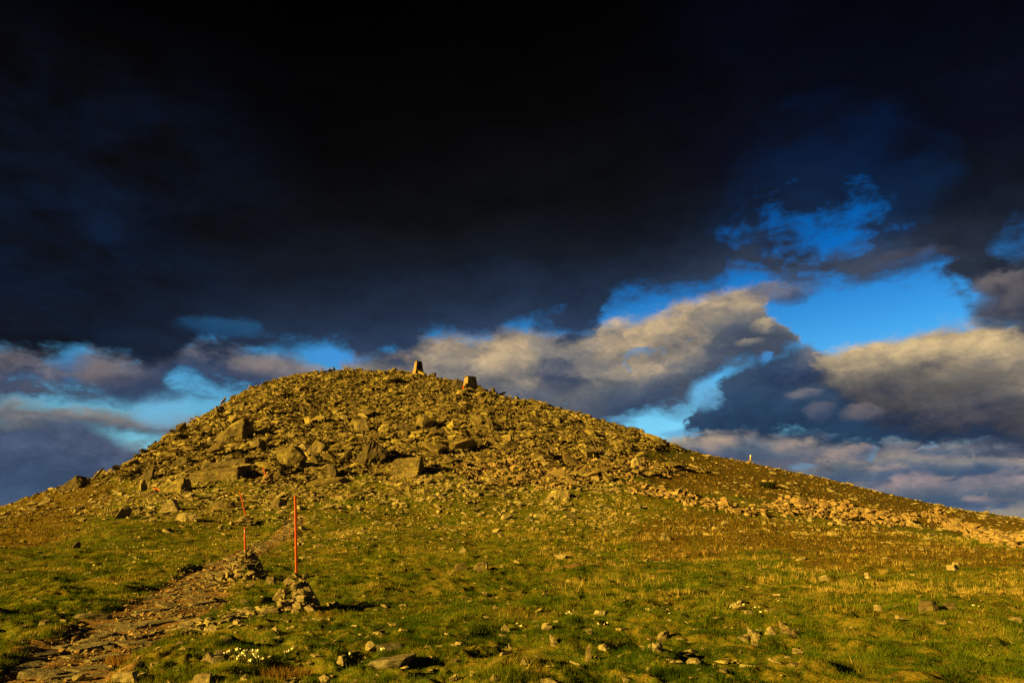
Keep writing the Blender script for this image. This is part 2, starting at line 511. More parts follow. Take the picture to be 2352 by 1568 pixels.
_u = _p * np.array([KA, 1.0])
_d2 = ((_u[:, None, :] - _u[None, :, :]) ** 2).sum(-1)
_n = len(_u)
_A = np.zeros((_n + 3, _n + 3))
_A[:_n, :_n] = _ker(_d2) + np.eye(_n) * 2e-4
_A[:_n, _n] = 1
_A[:_n, _n + 1:] = _u
_A[_n:, :_n] = _A[:_n, _n:].T
_w = np.linalg.solve(_A, np.concatenate([_q, np.zeros(3)]))


def base_height(az, r):
    """Height of the land at azimuth AZ (from north, radians) and distance R, without relief."""
    sh = az.shape
    az, r = az.ravel(), r.ravel()
    q = np.zeros_like(az)
    for s in range(0, len(az), 20000):
        u = np.stack([np.clip(az[s:s + 20000], -0.92, 0.92) * KA, np.log(np.clip(r[s:s + 20000], 1.5, 330))], 1)
        d2 = ((u[:, None, :] - _u[None, :, :]) ** 2).sum(-1)
        q[s:s + 20000] = _ker(d2) @ _w[:_n] + _w[_n] + u @ _w[_n + 1:]
    z = q * np.clip(r, 0, 330)
    aa = np.abs(az)
    side = smooth(aa, 0.80, 1.35)
    plain = -0.004 * np.clip(r - 20, 0, 4000) - 8 * smooth(r, 60, 500)
    z = z * (1 - side) + plain * side
    far = smooth(r, 200, 420)
    z = z * (1 - far) + (plain - 25) * far
    z = z * smooth(r, 0.5, 6)
    return z.reshape(sh)


# ---- areas of the hill, as outlines in the survey picture (2352 px wide), carried on to the land by projection
def poly_mask(px, py, pts, k=1024 / 2352):
    P = np.array(pts, float) * k
    ins = np.zeros(px.shape, bool)
    j = len(P) - 1
    for i in range(len(P)):
        xi, yi = P[i]
        xj, yj = P[j]
        with np.errstate(divide='ignore', invalid='ignore'):
            cond = ((yi > py) != (yj > py)) & (px < (xj - xi) * (py - yi) / (yj - yi + 1e-9) + xi)
        ins ^= cond
        j = i
    return ins


def z5(pts):   # points noted in an enlarged crop
    return [((2600 + a / 1.572) * 2352 / 4096, (1800 + b / 1.572) * 2352 / 4096) for a, b in pts]


SCREE = [(200, 1105), (330, 1010), (430, 940), (560, 870), (700, 820), (960, 820), (1250, 900), (1400, 950), (1530, 1000), (1560, 1030), (1480, 1035), (1470, 1060),
         (1560, 1062), (1640, 1078), (1560, 1092), (1450, 1092), (1380, 1110), (1250, 1120), (1130, 1118), (1060, 1095), (1030, 1078), (930, 1090), (800, 1085),
         (720, 1108), (600, 1118), (540, 1095), (450, 1098), (370, 1090), (300, 1095)]
FINE = [(1020, 1075), (1100, 1045), (1250, 1035), (1400, 1045), (1640, 1078), (1560, 1092), (1450, 1100), (1250, 1122), (1110, 1118)]
BAND1 = z5([(-150, 200), (0, 225), (90, 255), (230, 265), (400, 315), (560, 365), (730, 385), (700, 410), (560, 405), (300, 355), (120, 310), (-150, 260)])
BAND2 = z5([(690, 350), (860, 308), (1000, 328), (1230, 325), (1300, 370), (1480, 390), (1640, 420), (1680, 480), (1420, 470), (1380, 485), (1200, 445), (1000, 425), (800, 390)])
BAND3 = z5([(1640, 410), (1800, 385), (1900, 425), (2100, 495), (2380, 585), (2380, 630), (2150, 595), (1900, 505), (1750, 445)])
SKIRT = [(330, 1090), (450, 1100), (540, 1095), (720, 1108), (930, 1085), (1030, 1075), (1110, 1118), (1000, 1140), (900, 1145), (720, 1150), (640, 1180), (560, 1215), (420, 1210), (240, 1190), (330, 1130)]
HEATH_L = [(-60, 1200), (0, 1168), (110, 1128), (240, 1100), (260, 1150), (180, 1210), (60, 1260), (-60, 1290)]
HEATH_R = [(1430, 1210), (1600, 1170), (1800, 1190), (2000, 1215), (2200, 1250), (2400, 1290), (2400, 1320), (2200, 1320), (1900, 1300), (1700, 1275), (1500, 1270)]
HEATH_R2 = [(1480, 1070), (1640, 1045), (1760, 1060), (1900, 1095), (2050, 1135), (2200, 1170), (2400, 1200), (2400, 1235), (2250, 1230), (2080, 1190), (1950, 1150), (1800, 1150), (1650, 1130), (1500, 1110)]
DRY_R = z5([(1000, 810), (1400, 830), (2352, 850), (2400, 930), (1800, 900), (1200, 900), (900, 870)])

# the worn path: (centre px, centre py, half width in px of the stony tread)
PATH = [(20, 700, 62), (60, 672, 55), (88, 650, 50), (118, 632, 50), (146, 618, 46), (168, 606, 43), (184, 595, 38), (196, 583, 32), (210, 572, 24), (227, 561, 19), (247, 552, 15), (264, 545, 12), (280, 536, 11), (292, 526, 10), (297, 515, 8)]


def ground_guess(px, py):
    """Where the ray through a pixel meets the smooth land."""
    dx, dy, dz = pix_dir(px, py)
    t = np.full(np.shape(dx), 5.0)
    hit = np.zeros(np.shape(dx), bool)
    for _ in range(900):
        X, Y, Z = dx * t, dy * t, EYE + dz * t
        h = H(X, Y)
        below = Z <= h
        hit |= below
        t = np.where(hit, t, t * 1.006)
        if hit.all() or (t > 300).all():
            break
    # refine
    lo, hi = t / 1.006, t
    for _ in range(12):
        m = (lo + hi) / 2
        b = EYE + dz * m <= H(dx * m, dy * m)
        hi = np.where(b, m, hi)
        lo = np.where(b, lo, m)
    return dx * hi, dy * hi, H(dx * hi, dy * hi)


# ---- polar sheet of ground
AZ_F = np.radians(np.linspace(-50, 50, 641))
AZ_C = np.radians(np.arange(53, 308, 3.0))
AZ = np.concatenate([AZ_F, AZ_C])
R_F = np.exp(np.linspace(math.log(4.0), math.log(230), 560))
RR = np.concatenate([[0.4, 0.9, 1.6, 2.4, 3.2], R_F, np.exp(np.linspace(math.log(250), math.log(9000), 22))])
N5 = 5
G_az, G_r = np.meshgrid(np.where(AZ > math.pi, AZ - 2 * math.pi, AZ), RR)
G_z = base_height(G_az, G_r)
GX, GY = G_r * np.sin(G_az), G_r * np.cos(G_az)


def H(X, Y):
    """Height of the ground sheet (bilinear)."""
    X, Y = np.asarray(X, float), np.asarray(Y, float)
    a = np.clip(np.arctan2(X, Y), AZ_F[0] + 1e-6, AZ_F[-1] - 1e-6)
    r = np.clip(np.hypot(X, Y), R_F[0] * 1.001, R_F[-1] * 0.999)
    fa = (a - AZ_F[0]) / (AZ_F[1] - AZ_F[0])
    fr = (np.log(r) - math.log(R_F[0])) / (math.log(R_F[1]) - math.log(R_F[0]))
    ia, ir = fa.astype(int), fr.astype(int)
    fa, fr = fa - ia, fr - ir
    Z = G_z
    ir2 = ir + N5
    return (Z[ir2, ia] * (1 - fa) + Z[ir2, ia + 1] * fa) * (1 - fr) + (Z[ir2 + 1, ia] * (1 - fa) + Z[ir2 + 1, ia + 1] * fa) * fr


# path on the land
_pp = np.array(PATH, float)
_px, _py, _pz = ground_guess(_pp[:, 0], _pp[:, 1])
_lx, _ly, _ = ground_guess(_pp[:, 0] - _pp[:, 2], _pp[:, 1])
_rx, _ry, _ = ground_guess(_pp[:, 0] + _pp[:, 2], _pp[:, 1])
PW = np.hypot(_rx - _lx, _ry - _ly) / 2
PC = np.stack([_px, _py], 1)


def path_dist(X, Y):
    """Distance from the path's centre line in half widths."""
    best = np.full(X.shape, 9.0)
    for i in range(len(PC) - 1):
        a, b = PC[i], PC[i + 1]
        d = b - a
        t = np.clip(((X - a[0]) * d[0] + (Y - a[1]) * d[1]) / (d @ d), 0, 1)
        dist = np.hypot(X - a[0] - t * d[0], Y - a[1] - t * d[1]) / (PW[i] + t * (PW[i + 1] - PW[i]))
        best = np.minimum(best, dist)
    return best


# thin side trail across the grass
TRAIL = [(1560, 1308), (1700, 1296), (1860, 1280)]


def zone_masks(X, Y, Z):
    px, py, d = project(X, Y, Z)
    jx = fbm(X * 0.35, Y * 0.35, 4, 31) * 26 * np.clip(40 / d, 0.4, 1.5)
    jy = fbm(X * 0.35, Y * 0.35, 4, 57) * 14 * np.clip(40 / d, 0.4, 1.5)
    px, py = px + jx, py + jy
    ok = (Y > 20)
    sc = poly_mask(px, py, SCREE) & ok
    hl = (poly_mask(px, py, HEATH_L) | poly_mask(px, py, HEATH_R) | poly_mask(px, py, HEATH_R2)) & ok
    dr = poly_mask(px, py, DRY_R)
    return px, py, d, sc, hl, dr


zx, zy, zd, m_sc, m_he, m_dr = zone_masks(GX, GY, G_z)
front = (np.abs(G_az) < rad(50)) & (GY > 1)
m_sc &= front
m_he &= front
m_dr &= front
m_pa = np.where(front & (G_r < 60), 1 - smooth(path_dist(GX, GY), 0.75, 1.35), 0.0)

def blur(a, n):
    a = a.astype(float)
    for _ in range(n):
        b = a.copy()
        b[1:-1] = (a[:-2] + a[1:-1] * 2 + a[2:]) / 4
        a = b.copy()
        a[:, 1:-1] = (b[:, :-2] + b[:, 1:-1] * 2 + b[:, 2:]) / 4
    return a


m_he = blur(m_he, 70)
m_dr = blur(m_dr, 30)
m_scs = blur(m_sc, 60)
# relief: hummocks near, broad swells far, worn path, lumpy scree
near = smooth(G_r, 3, 7)
hum = fbm(GX * 1.1, GY * 1.1, 5, 3, 0.55)
hum2 = np.maximum(0, fbm(GX * 0.55 + 9, GY * 0.55, 3, 8)) * 0.5
rel = near * (hum * 0.26 + hum2 * 0.24) * (1 - smooth(G_r, 14, 40) * 0.55)
rel += fbm(GX * 0.16, GY * 0.16, 3, 21) * 0.5 * smooth(G_r, 16, 45) * (1 - 0.7 * smooth(G_r, 90, 130))
rel += fbm(GX * 4.5, GY * 4.5, 3, 44) * 0.075 * near * (1 - smooth(G_r, 30, 60))
rel += fbm(GX * 2.1, GY * 2.1, 3, 144) * 0.10 * smooth(G_r, 12, 22) * (1 - smooth(G_r, 70, 120))
rel *= 1 - 0.65 * np.exp(-((GX + 2.0) ** 2 + (GY - 15.3) ** 2) / 7.0)
rel *= 1 - 0.75 * m_pa
rel -= 0.07 * m_pa
rel += np.where(m_sc, fbm(GX * 0.3, GY * 0.3, 4, 13) * 0.9, 0.0) * (1 - 0.5 * smooth(G_r, 100, 125))
G_z += np.where(G_r < 260, rel, 0)


def mesh_from(name, V, F, mat=None, smooth_shade=False, attrs=None, parent=None, link=True):
    me = bpy.data.meshes.new(name)
    V = np.ascontiguousarray(V, np.float32)
    F = np.ascontiguousarray(F, np.int32)
    k = F.shape[1]
    me.vertices.add(len(V))
    me.vertices.foreach_set('co', V.ravel())
    me.loops.add(F.size)
    me.loops.foreach_set('vertex_index', F.ravel())
    me.polygons.add(len(F))
    me.polygons.foreach_set('loop_start', np.arange(0, F.size, k, dtype=np.int32))
    me.polygons.foreach_set('use_smooth', np.full(len(F), smooth_shade))
    for an, av in (attrs or {}).items():
        a = me.attributes.new(an, 'FLOAT', 'POINT')
        a.data.foreach_set('value', np.ascontiguousarray(av, np.float32).ravel())
    me.update(calc_edges=True)
    me.validate()
    if mat:
        me.materials.append(mat)
    if not link:
        return me
    o = bpy.data.objects.new(name, me)
    C.objects.link(o)
    if parent:
        o.parent = parent
    return o


def tag(o, label=None, cat=None, group=None, kind=None):
    if label: o['label'] = label
    if cat: o['category'] = cat
    if group: o['group'] = group
    if kind: o['kind'] = kind
    return o


def empty(name, loc, label, cat, group=None, rz=0.0):
    o = bpy.data.objects.new(name, None)
    o.location = loc
    o.rotation_euler = (0, 0, rz)
    o.empty_display_size = 0.1
    C.objects.link(o)
    return tag(o, label, cat, group)


# ------------------------------------------------------------------ materials
def material(name):
    m = bpy.data.materials.new(name)
    m.use_nodes = True
    nt = m.node_tree
    nt.nodes.clear()
    E.nt = nt
    out = nt.nodes.new('ShaderNodeOutputMaterial')
    b = nt.nodes.new('ShaderNodeBsdfPrincipled')
    nt.links.new(b.outputs[0], out.inputs[0])
    b.inputs['Specular IOR Level'].default_value = 0.2
    return m, nt, b


def attr(name):
    n = E.nt.nodes.new('ShaderNodeAttribute')
    n.attribute_name = name
    return E(n.outputs['Fac'])


def bump(b, h, strength, dist):
    n = E.nt.nodes.new('ShaderNodeBump')
    n.inputs['Strength'].default_value = strength
    n.inputs['Distance'].default_value = dist
    put(h, n.inputs['Height'])
    E.nt.links.new(n.outputs[0], b.inputs['Normal'])


def position():
    return E(E.nt.nodes.new('ShaderNodeNewGeometry').outputs['Position'])


def rock_material(name, cols, lichen, lich_col, strat=False):
    m, nt, b = material(name)
    P = position()
    oi = nt.nodes.new('ShaderNodeObjectInfo')
    t = M('FRACT', attr('tint') + E(oi.outputs['Random']))
    base = ramp(t, [(i / (len(cols) - 1), c) for i, c in enumerate(cols)])
    n1 = nz(P, 1.6, 6, 0.6)
    n2 = nz(P, 9.0, 5, 0.65)
    base = mix(sstep(n2, 0.35, 0.68) * 0.55, base, (0.075, 0.062, 0.045))
    lm = sstep(n1 + (n2 - 0.5) * 0.5 + (t - 0.5) * 0.22, 0.60 - lichen, 0.72 - lichen)
    base = mix(lm * 0.85, base, lich_col)
    vs = voro(P, 22.0)
    base = mix(sstep(vs, 0.16, 0.06) * sstep(n1, 0.42, 0.6) * 0.7, base, (0.42, 0.40, 0.28))
    tcn = nt.nodes.new('ShaderNodeTexCoord')
    n3 = nz(vmul(E(tcn.outputs['Object' if strat else 'Generated']), (1.5, 1.5, 14.0)), 1.0 if strat else 2.0, 6, 0.65)
    n3 = n3 if strat else nz(vmul(P, (1.0, 1.0, 5.0)), 3.0, 7, 0.65)
    base = mix(sstep(n3, 0.52, 0.38) * 0.6, base, (0.045, 0.036, 0.024))
    if strat:
        base = mix(sstep(nz(P, 0.7, 5, .62), .44, .60) * .6, base, (0.060, 0.047, 0.028))
    put(base, b.inputs['Base Color'])
    b.inputs['Roughness'].default_value = 0.9
    bump(b, n3 * 1.2 + n2 * 0.6, 0.8, 0.10)
    return m


M_ROCK = rock_material('lichen_rock', [(0.070, 0.052, 0.026), (0.135, 0.098, 0.045), (0.25, 0.19, 0.085), (0.10, 0.072, 0.034), (0.17, 0.125, 0.058), (0.30, 0.235, 0.11)], 0.06, (0.34, 0.30, 0.085))
M_BOULD = rock_material('layered_rock', [(0.12, 0.095, 0.055), (0.165, 0.13, 0.072), (0.20, 0.16, 0.088), (0.15, 0.115, 0.062)], 0.03, (0.32, 0.27, 0.075), True)
M_CAIRN = rock_material('cairn_rock', [(0.20, 0.16, 0.095), (0.29, 0.235, 0.14), (0.34, 0.28, 0.175), (0.24, 0.185, 0.105)], 0.0, (0.34, 0.29, 0.10))
M_PALE = rock_material('pale_stone', [(0.25, 0.20, 0.115), (0.34, 0.28, 0.165), (0.41, 0.345, 0.215), (0.29, 0.23, 0.13)], -0.02, (0.40, 0.36, 0.14))
M_FRESH = rock_material('rusty_stone', [(0.34, 0.225, 0.12), (0.42, 0.29, 0.16), (0.29, 0.19, 0.10), (0.45, 0.34, 0.20)], -0.08, (0.36, 0.30, 0.10))
M_SLAB = rock_material('path_slate', [(0.17, 0.145, 0.11), (0.22, 0.19, 0.145), (0.26, 0.225, 0.17)], -0.10, (0.30, 0.27, 0.12))
M_WALL = rock_material('wall_stone', [(0.38, 0.27, 0.15), (0.46, 0.34, 0.19), (0.34, 0.23, 0.12), (0.50, 0.38, 0.22)], -0.12, (0.36, 0.30, 0.10))
M_DARK = rock_material('dark_rock', [(0.06, 0.052, 0.042), (0.085, 0.075, 0.06)], -0.06, (0.2, 0.18, 0.08))


def ground_material():
    m, nt, b = material('moor_ground')
    P = position()
    he, dr, pa, sc = attr('heath'), attr('dry'), attr('path'), attr('scree')
    n1 = nz(P, 0.35, 5, 0.6)
    n2 = nz(P, 1.7, 6, 0.62)
    n3 = nz(P, 8.0, 5, 0.65)
    n4 = nz(P, 30.0, 3, 0.6)
    green = mix(sstep(n2 + (n3 - 0.5) * 0.7, 0.36, 0.62), (0.048, 0.068, 0.008), (0.130, 0.145, 0.018))
    green = mix(sstep(n1 * 0.5 + n2 * 0.5 + (n3 - 0.5) * 0.6, 0.44, 0.60) * 0.7, green, (0.190, 0.135, 0.028))
    brown = mix(sstep(n3, 0.35, 0.65), (0.075, 0.046, 0.012), (0.175, 0.112, 0.026))
    hm = sstep(he + (n1 - 0.5) * 1.3 + (n2 - 0.5) * 1.3 + (n3 - 0.5) * 1.0, 0.20, 0.66)
    hm2 = sstep(nz(vadd(P, (31, 7, 0)), 0.5, 7, 0.72), 0.55, 0.68) * 0.75
    base = mix(M('MAXIMUM', hm * 0.70, hm2), green, brown)
    dm = sstep(dr * 0.6 + (n3 - 0.5) * 1.2, 0.30, 0.75)
    base = mix(dm * 0.8, base, (0.30, 0.225, 0.080))
    soil = mix(sstep(n3 + (n4 - 0.5) * 0.5, 0.35, 0.65), (0.075, 0.045, 0.022), (0.185, 0.115, 0.060))
    pm = sstep(pa + (n3 - 0.5) * 0.7, 0.35, 0.6)
    base = mix(pm, base, soil)
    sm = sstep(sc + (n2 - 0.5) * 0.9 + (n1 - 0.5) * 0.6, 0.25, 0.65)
    base = mix(sm * 0.9, base, mix(n3, (0.022, 0.016, 0.009), (0.075, 0.054, 0.028)))  # ground among the scree rocks coloured darker so the gaps read as shadow
    put(base, b.inputs['Base Color'])
    b.inputs['Roughness'].default_value = 0.95
    b.inputs['Specular IOR Level'].default_value = 0.05
    bump(b, n3 * 0.7 + n4 * 0.5, 0.9, 0.06)
    return m


nr, na = G_z.shape
V = np.stack([GX, GY, G_z], -1).reshape(-1, 3)
I = np.arange(nr * na).reshape(nr, na)
a0 = I[:-1, :].ravel(); a1 = np.roll(I, -1, 1)[:-1, :].ravel()
b0 = I[1:, :].ravel(); b1 = np.roll(I, -1, 1)[1:, :].ravel()
F = np.stack([a0, b0, b1, a1], 1)[:, ::-1]
F = np.ascontiguousarray(F)
ground = mesh_from('ground', V, F, ground_material(), True,
                   {'heath': m_he.astype(float), 'dry': m_dr.astype(float), 'path': m_pa, 'scree': m_scs})
tag(ground, 'grassy moorland rising to a rounded stony hill', kind='structure')


def at(px, py):
    """Ground point seen at a pixel of the 1024 px picture."""
    for _ in range(24):
        X, Y, Z = ground_guess(np.array([float(px)]), np.array([float(py)]))
        if math.hypot(X[0], Y[0]) < 165:
            break
        py += 0.5
    return Vector((X[0], Y[0], Z[0]))


def mpp(p):
    """Metres that one pixel of the 1024 px picture spans at a point."""
    return (p.y * CP + (p.z - EYE) * SP) / FPX


# ------------------------------------------------------------------ rock shapes
def hull_shape(pts, cuts=0):
    bm = bmesh.new()
    for p in pts:
        bm.verts.new(p)
    r = bmesh.ops.convex_hull(bm, input=bm.verts)
    bmesh.ops.delete(bm, geom=[g for g in r['geom_interior'] if isinstance(g, bmesh.types.BMVert)], context='VERTS')
    loose = [v for v in bm.verts if not v.link_faces]
    bmesh.ops.delete(bm, geom=loose, context='VERTS')
    return bm


def bm_arrays(bm):
    bmesh.ops.triangulate(bm, faces=bm.faces)
    bmesh.ops.recalc_face_normals(bm, faces=bm.faces)
    bm.verts.index_update()
    v = np.array([x.co[:] for x in bm.verts])
    f = np.array([[x.index for x in y.verts] for y in bm.faces])
    bm.free()
    return v, f


def slab_pts(rng, n=7, thick=0.3, taper=0.85, asp=0.75):
    a = np.sort(rng.uniform(0, 2 * math.pi, n))
    rr = rng.uniform(0.75, 1.05, n) * 0.5
    pts = []
    tilt = rng.normal(0, 0.10, 2)
    for s, k in ((-0.5, 1.0), (0.5, taper)):
        sh = rng.normal(0, 0.05, 2)
        for i in range(n):
            x, y = rr[i] * math.cos(a[i]) * k + sh[0], rr[i] * math.sin(a[i]) * k * asp + sh[1]
            pts.append((x + rng.normal(0, .02), y + rng.normal(0, .02), s * thick + (x * tilt[0] + y * tilt[1]) * (1 if s > 0 else 0)))
    return pts


def block_pts(rng, n=14, asp=(1, 0.8, 0.65)):
    p = rng.normal(0, 1, (n, 3))
    p /= np.abs(p).max(1, keepdims=True) * rng.uniform(0.9, 1.25, (n, 1))
    return p * 0.5 * np.array(asp)


rs = np.random.default_rng(5)
PROTO = []
for i in range(14):
    PROTO.append(bm_arrays(hull_shape(slab_pts(rs, rs.integers(4, 8), rs.uniform(0.09, 0.22), rs.uniform(0.7, 0.98), rs.uniform(0.38, 0.85)))))
for i in range(10):
    PROTO.append(bm_arrays(hull_shape(block_pts(rs, 12, (1, rs.uniform(.6, .95), rs.uniform(.4, .75))))))
N_SLAB = 14


def crag(seed, asp, style='block', cuts=3, rough=0.05, strata=0.0, pts=None, spacing=None):
    """A detailed boulder about one unit long: an angular hull, cut finer and broken up by noise and ledges."""
    rng = np.random.default_rng(seed)
    if pts is None:
        if style == 'slab':
            pts = np.array(slab_pts(rng, 7, 1.0, 0.82, 1.0)) * np.array((1, asp[1], asp[2]))
        elif style == 'cube':
            c = np.array([(x, y, z) for x in (-.5, .5) for y in (-.5, .5) for z in (-.5, .5)]) + rng.normal(0, 0.05, (8, 3))
            pts = (c + rng.normal(0, 0.045, (8, 3))) * np.array(asp)
        elif style == 'wedge':
            c = np.array([(-.5, -.5, -.5), (.5, -.5, -.5), (.5, .5, -.5), (-.5, .5, -.5), (.1, -.35, .5), (.4, .3, .5), (.45, -.2, .42), (-.2, .35, .25)]) + rng.normal(0, 0.05, (8, 3))
            pts = c * np.array(asp)
        else:
            pts = block_pts(rng, 13, asp)
    bm = hull_shape([tuple(p) for p in pts])
    bmesh.ops.dissolve_limit(bm, angle_limit=rad(6), verts=bm.verts, edges=bm.edges)
    bmesh.ops.bevel(bm, geom=list(bm.edges), offset=0.018, segments=1, affect='EDGES')
    bmesh.ops.triangulate(bm, faces=bm.faces)
    for _ in range(cuts):
        long_e = [e for e in bm.edges if e.calc_length() > 0.07]
        if long_e:
            bmesh.ops.subdivide_edges(bm, edges=long_e, cuts=1, use_grid_fill=False)
            bmesh.ops.triangulate(bm, faces=bm.faces)
    bm.normal_update()
    o = Vector(rng.uniform(-50, 50, 3))
    mv = []
    for v in bm.verts:
        p = v.co
        n = mnoise.fractal(p * 4 + o, 0.9, 2.1, 4) * rough
        if strata:
            n += strata * (mnoise.noise(Vector((p.x * 1.2, p.y * 1.2, p.z * 16)) + o))
            nn = Vector((v.normal.x, v.normal.y, v.normal.z * 0.3))
        else:
            nn = v.normal
        mv.append(p + nn * n)
    for v, p in zip(bm.verts, mv):
        v.co = p
    v, f = bm_arrays(bm)
    return v, f


def merge(ids, pos, rot, scl, tint, protos=PROTO):
    """One array mesh out of many placed shapes. rot: n x 3 x 3, scl: n x 3."""
    Vs, Fs, Ts = [], [], []
    base = 0
    for k in range(len(protos)):
        sel = np.where(ids == k)[0]
        if len(sel) == 0:
            continue
        v, f = protos[k]
        w = v[None] * scl[sel][:, None, :]
        w = np.einsum('nij,nkj->nki', rot[sel], w) + pos[sel][:, None, :]
        Vs.append(w.reshape(-1, 3))
        Fs.append((f[None] + base + (np.arange(len(sel)) * len(v))[:, None, None]).reshape(-1, 3))
        Ts.append(np.repeat(tint[sel], len(v)))
        base += len(sel) * len(v)
    return np.concatenate(Vs), np.concatenate(Fs), np.concatenate(Ts)


def rots(n, normal, tilt, yaw=None):
    """Random orientations: random yaw, leaning TILT (radians, sd) off the given normals."""
    yaw = R.uniform(0, 2 * math.pi, n) if yaw is None else yaw
    t = np.abs(R.normal(0, 1, n)) * tilt
    ta = R.uniform(0, 2 * math.pi, n)
    up = normal + np.stack([np.cos(ta), np.sin(ta), np.zeros(n)], 1) * np.tan(np.clip(t, 0, 1.35))[:, None]
    up /= np.linalg.norm(up, axis=1, keepdims=True)
    fx = np.stack([np.cos(yaw), np.sin(yaw), np.zeros(n)], 1)
    x = fx - up * (fx * up).sum(1, keepdims=True)
    x /= np.linalg.norm(x, axis=1, keepdims=True)
    y = np.cross(up, x)
    return np.stack([x, y, up], 2)


def normals(X, Y, e=0.6):
    hx = (H(X + e, Y) - H(X - e, Y)) / (2 * e)
    hy = (H(X, Y + e) - H(X, Y - e)) / (2 * e)
    n = np.stack([-hx, -hy, np.ones_like(hx)], 1)
    return n / np.linalg.norm(n, axis=1, keepdims=True)


class Rocks:
    """Collects scattered rocks before they are shared out between single things and stuff."""
    def __init__(s):
        s.a = dict(id=[], pos=[], rot=[], scl=[], tint=[])

    def add(s, X, Y, size, tilt, slab=0.75, lift=0.1, flat=1.0, long=1.0):
        n = len(X)
        ids = np.where(R.random(n) < slab, R.integers(0, N_SLAB, n), R.integers(N_SLAB, len(PROTO), n))
        nn = normals(X, Y)
        rot = rots(n, nn, tilt, R.normal(0, .55, n) + math.pi * R.integers(0, 2, n) if long > 1 else None)
        scl = size[:, None] * R.uniform(0.8, 1.2, (n, 3)) * np.array([long, 1, flat])
        Z = H(X, Y) + size * lift * R.uniform(0.0, 1.0, n)
        for k, v in zip(('id', 'pos', 'rot', 'scl', 'tint'), (ids, np.stack([X, Y, Z], 1), rot, scl, R.random(n))):
            s.a[k].append(v)

    def get(s):
        return {k: np.concatenate(v) for k, v in s.a.items()}


def sample(n, ymin, ymax, smax=0.86):
    """Points spread evenly over the ground in front."""
    r = np.sqrt(R.uniform(ymin ** 2, ymax ** 2, n))
    a = R.uniform(-smax, smax, n)
    return r * np.sin(a), r * np.cos(a)


# ------------------------------------------------------------------ landmarks, boulders
LAND = []           # (words, px, py) used when rocks are described by what they lie beside
KEEP = []           # (X, Y, radius) places that loose rocks leave free


def boulder(name, x0, x1, y0, y1, label, style='block', cat='boulder', mat=None, depth=0.8, seed=None, rough=0.05, strata=0.0, yaw=0.0, tilt=(0, 0),
            sink=0.22, cuts=3, words=None, group=None, hk=1.0, pts=None):
    """A boulder given by the box that it fills in the picture: its foot stands on the ground there."""
    p = at((x0 + x1) / 2, y1)
    m = mpp(p)
    wdt, hgt = (x1 - x0) * m, (y1 - y0) * m * hk / CP * 1.02
    L = wdt
    hz = hgt * (1 + sink)
    v, f = crag(seed or (hash_str(label) % 9999), (1.0, depth, hz / L), style, cuts, rough, strata, pts=None if pts is None else np.array(pts) * np.array((1.0, depth, hz / L)))
    me = mesh_from(name, v * L, f, mat or M_BOULD, False, link=False)
    o = bpy.data.objects.new(name, me)
    C.objects.link(o)
    dirv = Vector((p.x, p.y, 0)).normalized()
    c = p + dirv * (L * depth * 0.42)
    o.location = (c.x, c.y, min(p.z, H(c.x, c.y) * 0.5 + p.z * 0.5) + hz * 0.5 - hgt * sink)
    o.rotation_euler = (tilt[0], tilt[1], yaw)
    tag(o, label, cat, group)
    KEEP.append((c.x, c.y, L * (0.30 if cat == 'boulder' else .42)))
    if words:
        LAND.append((words, (x0 + x1) / 2, (y0 + y1) / 2))
    return o


def hash_str(s):
    h = 7
    for ch in s:
        h = (h * 131 + ord(ch)) & 0x7FFFFFFF
    return h


def flag(x0, x1, y0, y1, label, mat, thick=.09, words=None, seed=1, proud=.04):
    """A slab lying flush with the turf; the box in the picture is its outline on the ground."""
    a, b_ = at((x0 + x1) / 2, y1), at((x0 + x1) / 2, y0)
    L, dp = (x1 - x0) * mpp(a), max(.15, min(1.6, math.hypot(b_.x - a.x, b_.y - a.y)))
    v, f = crag(seed, (1.0, dp / L, thick / L), 'slab', 4, .02, .012)
    o = bpy.data.objects.new('stone', mesh_from('stone', v * L, f, mat, False, link=False))
    C.objects.link(o)
    c = (a + b_) / 2
    n = normals(np.array([c.x]), np.array([c.y]), .3)[0]
    o.location = (c.x, c.y, float(H(c.x, c.y)) + proud - thick / 2)
    o.rotation_euler = Vector(n).to_track_quat('Z', 'Y').to_euler()
    tag(o, label, 'stone')
    KEEP.append((c.x, c.y, min(L, dp) * .5))
    if words:
        LAND.append((words, (x0 + x1) / 2, (y0 + y1) / 2))
    return o


B = boulder
TRI = [(-.5, -.3, .28), (-.42, .4, .22), (.12, -.45, .5), (.2, .4, .5), (.5, -.2, .12), (.5, .4, .1), (-.12, -.42, -.5), (-.02, .35, -.5), (.25, -.3, -.38), (-.32, -.38, -.1)]
SPLIT = [(-.5, -.5, -.5), (-.38, .4, -.5), (-.1, -.5, -.5), (.1, .4, -.5), (.12, -.35, .5), (.05, .5, .45), (.5, -.1, .2), (.5, .5, .1), (.48, -.2, -.05), (-.45, -.42, -.3)]
FIN = [(-.5, -.3, .5), (-.46, .1, .46), (-.38, -.4, -.2), (-.3, .4, -.5), (0, -.5, -.5), (.5, -.2, -.42), (.5, .3, -.5), (.1, -.3, .05), (.05, .3, 0)]
SPIKE = [(-.4, -.4, -.5), (.4, -.4, -.5), (.35, .4, -.5), (-.35, .4, -.5), (.3, -.1, .5), (.1, .2, .45), (.45, -.2, .1), (-.25, -.2, .2)]
LONG = [(-.5, -.3, -.5), (.46, -.5, -.5), (.5, .5, -.5), (-.45, .5, -.3), (-.48, -.25, -.02), (.44, -.48, .3), (.5, .4, .5), (-.3, .5, .25)]
LOWW = [(-.5, -.5, -.5), (.35, -.5, -.5), (.5, .4, -.5), (-.4, .5, -.4), (-.15, .2, .3), (.22, .0, .5), (.45, .2, .35), (-.47, 0, -.15)]
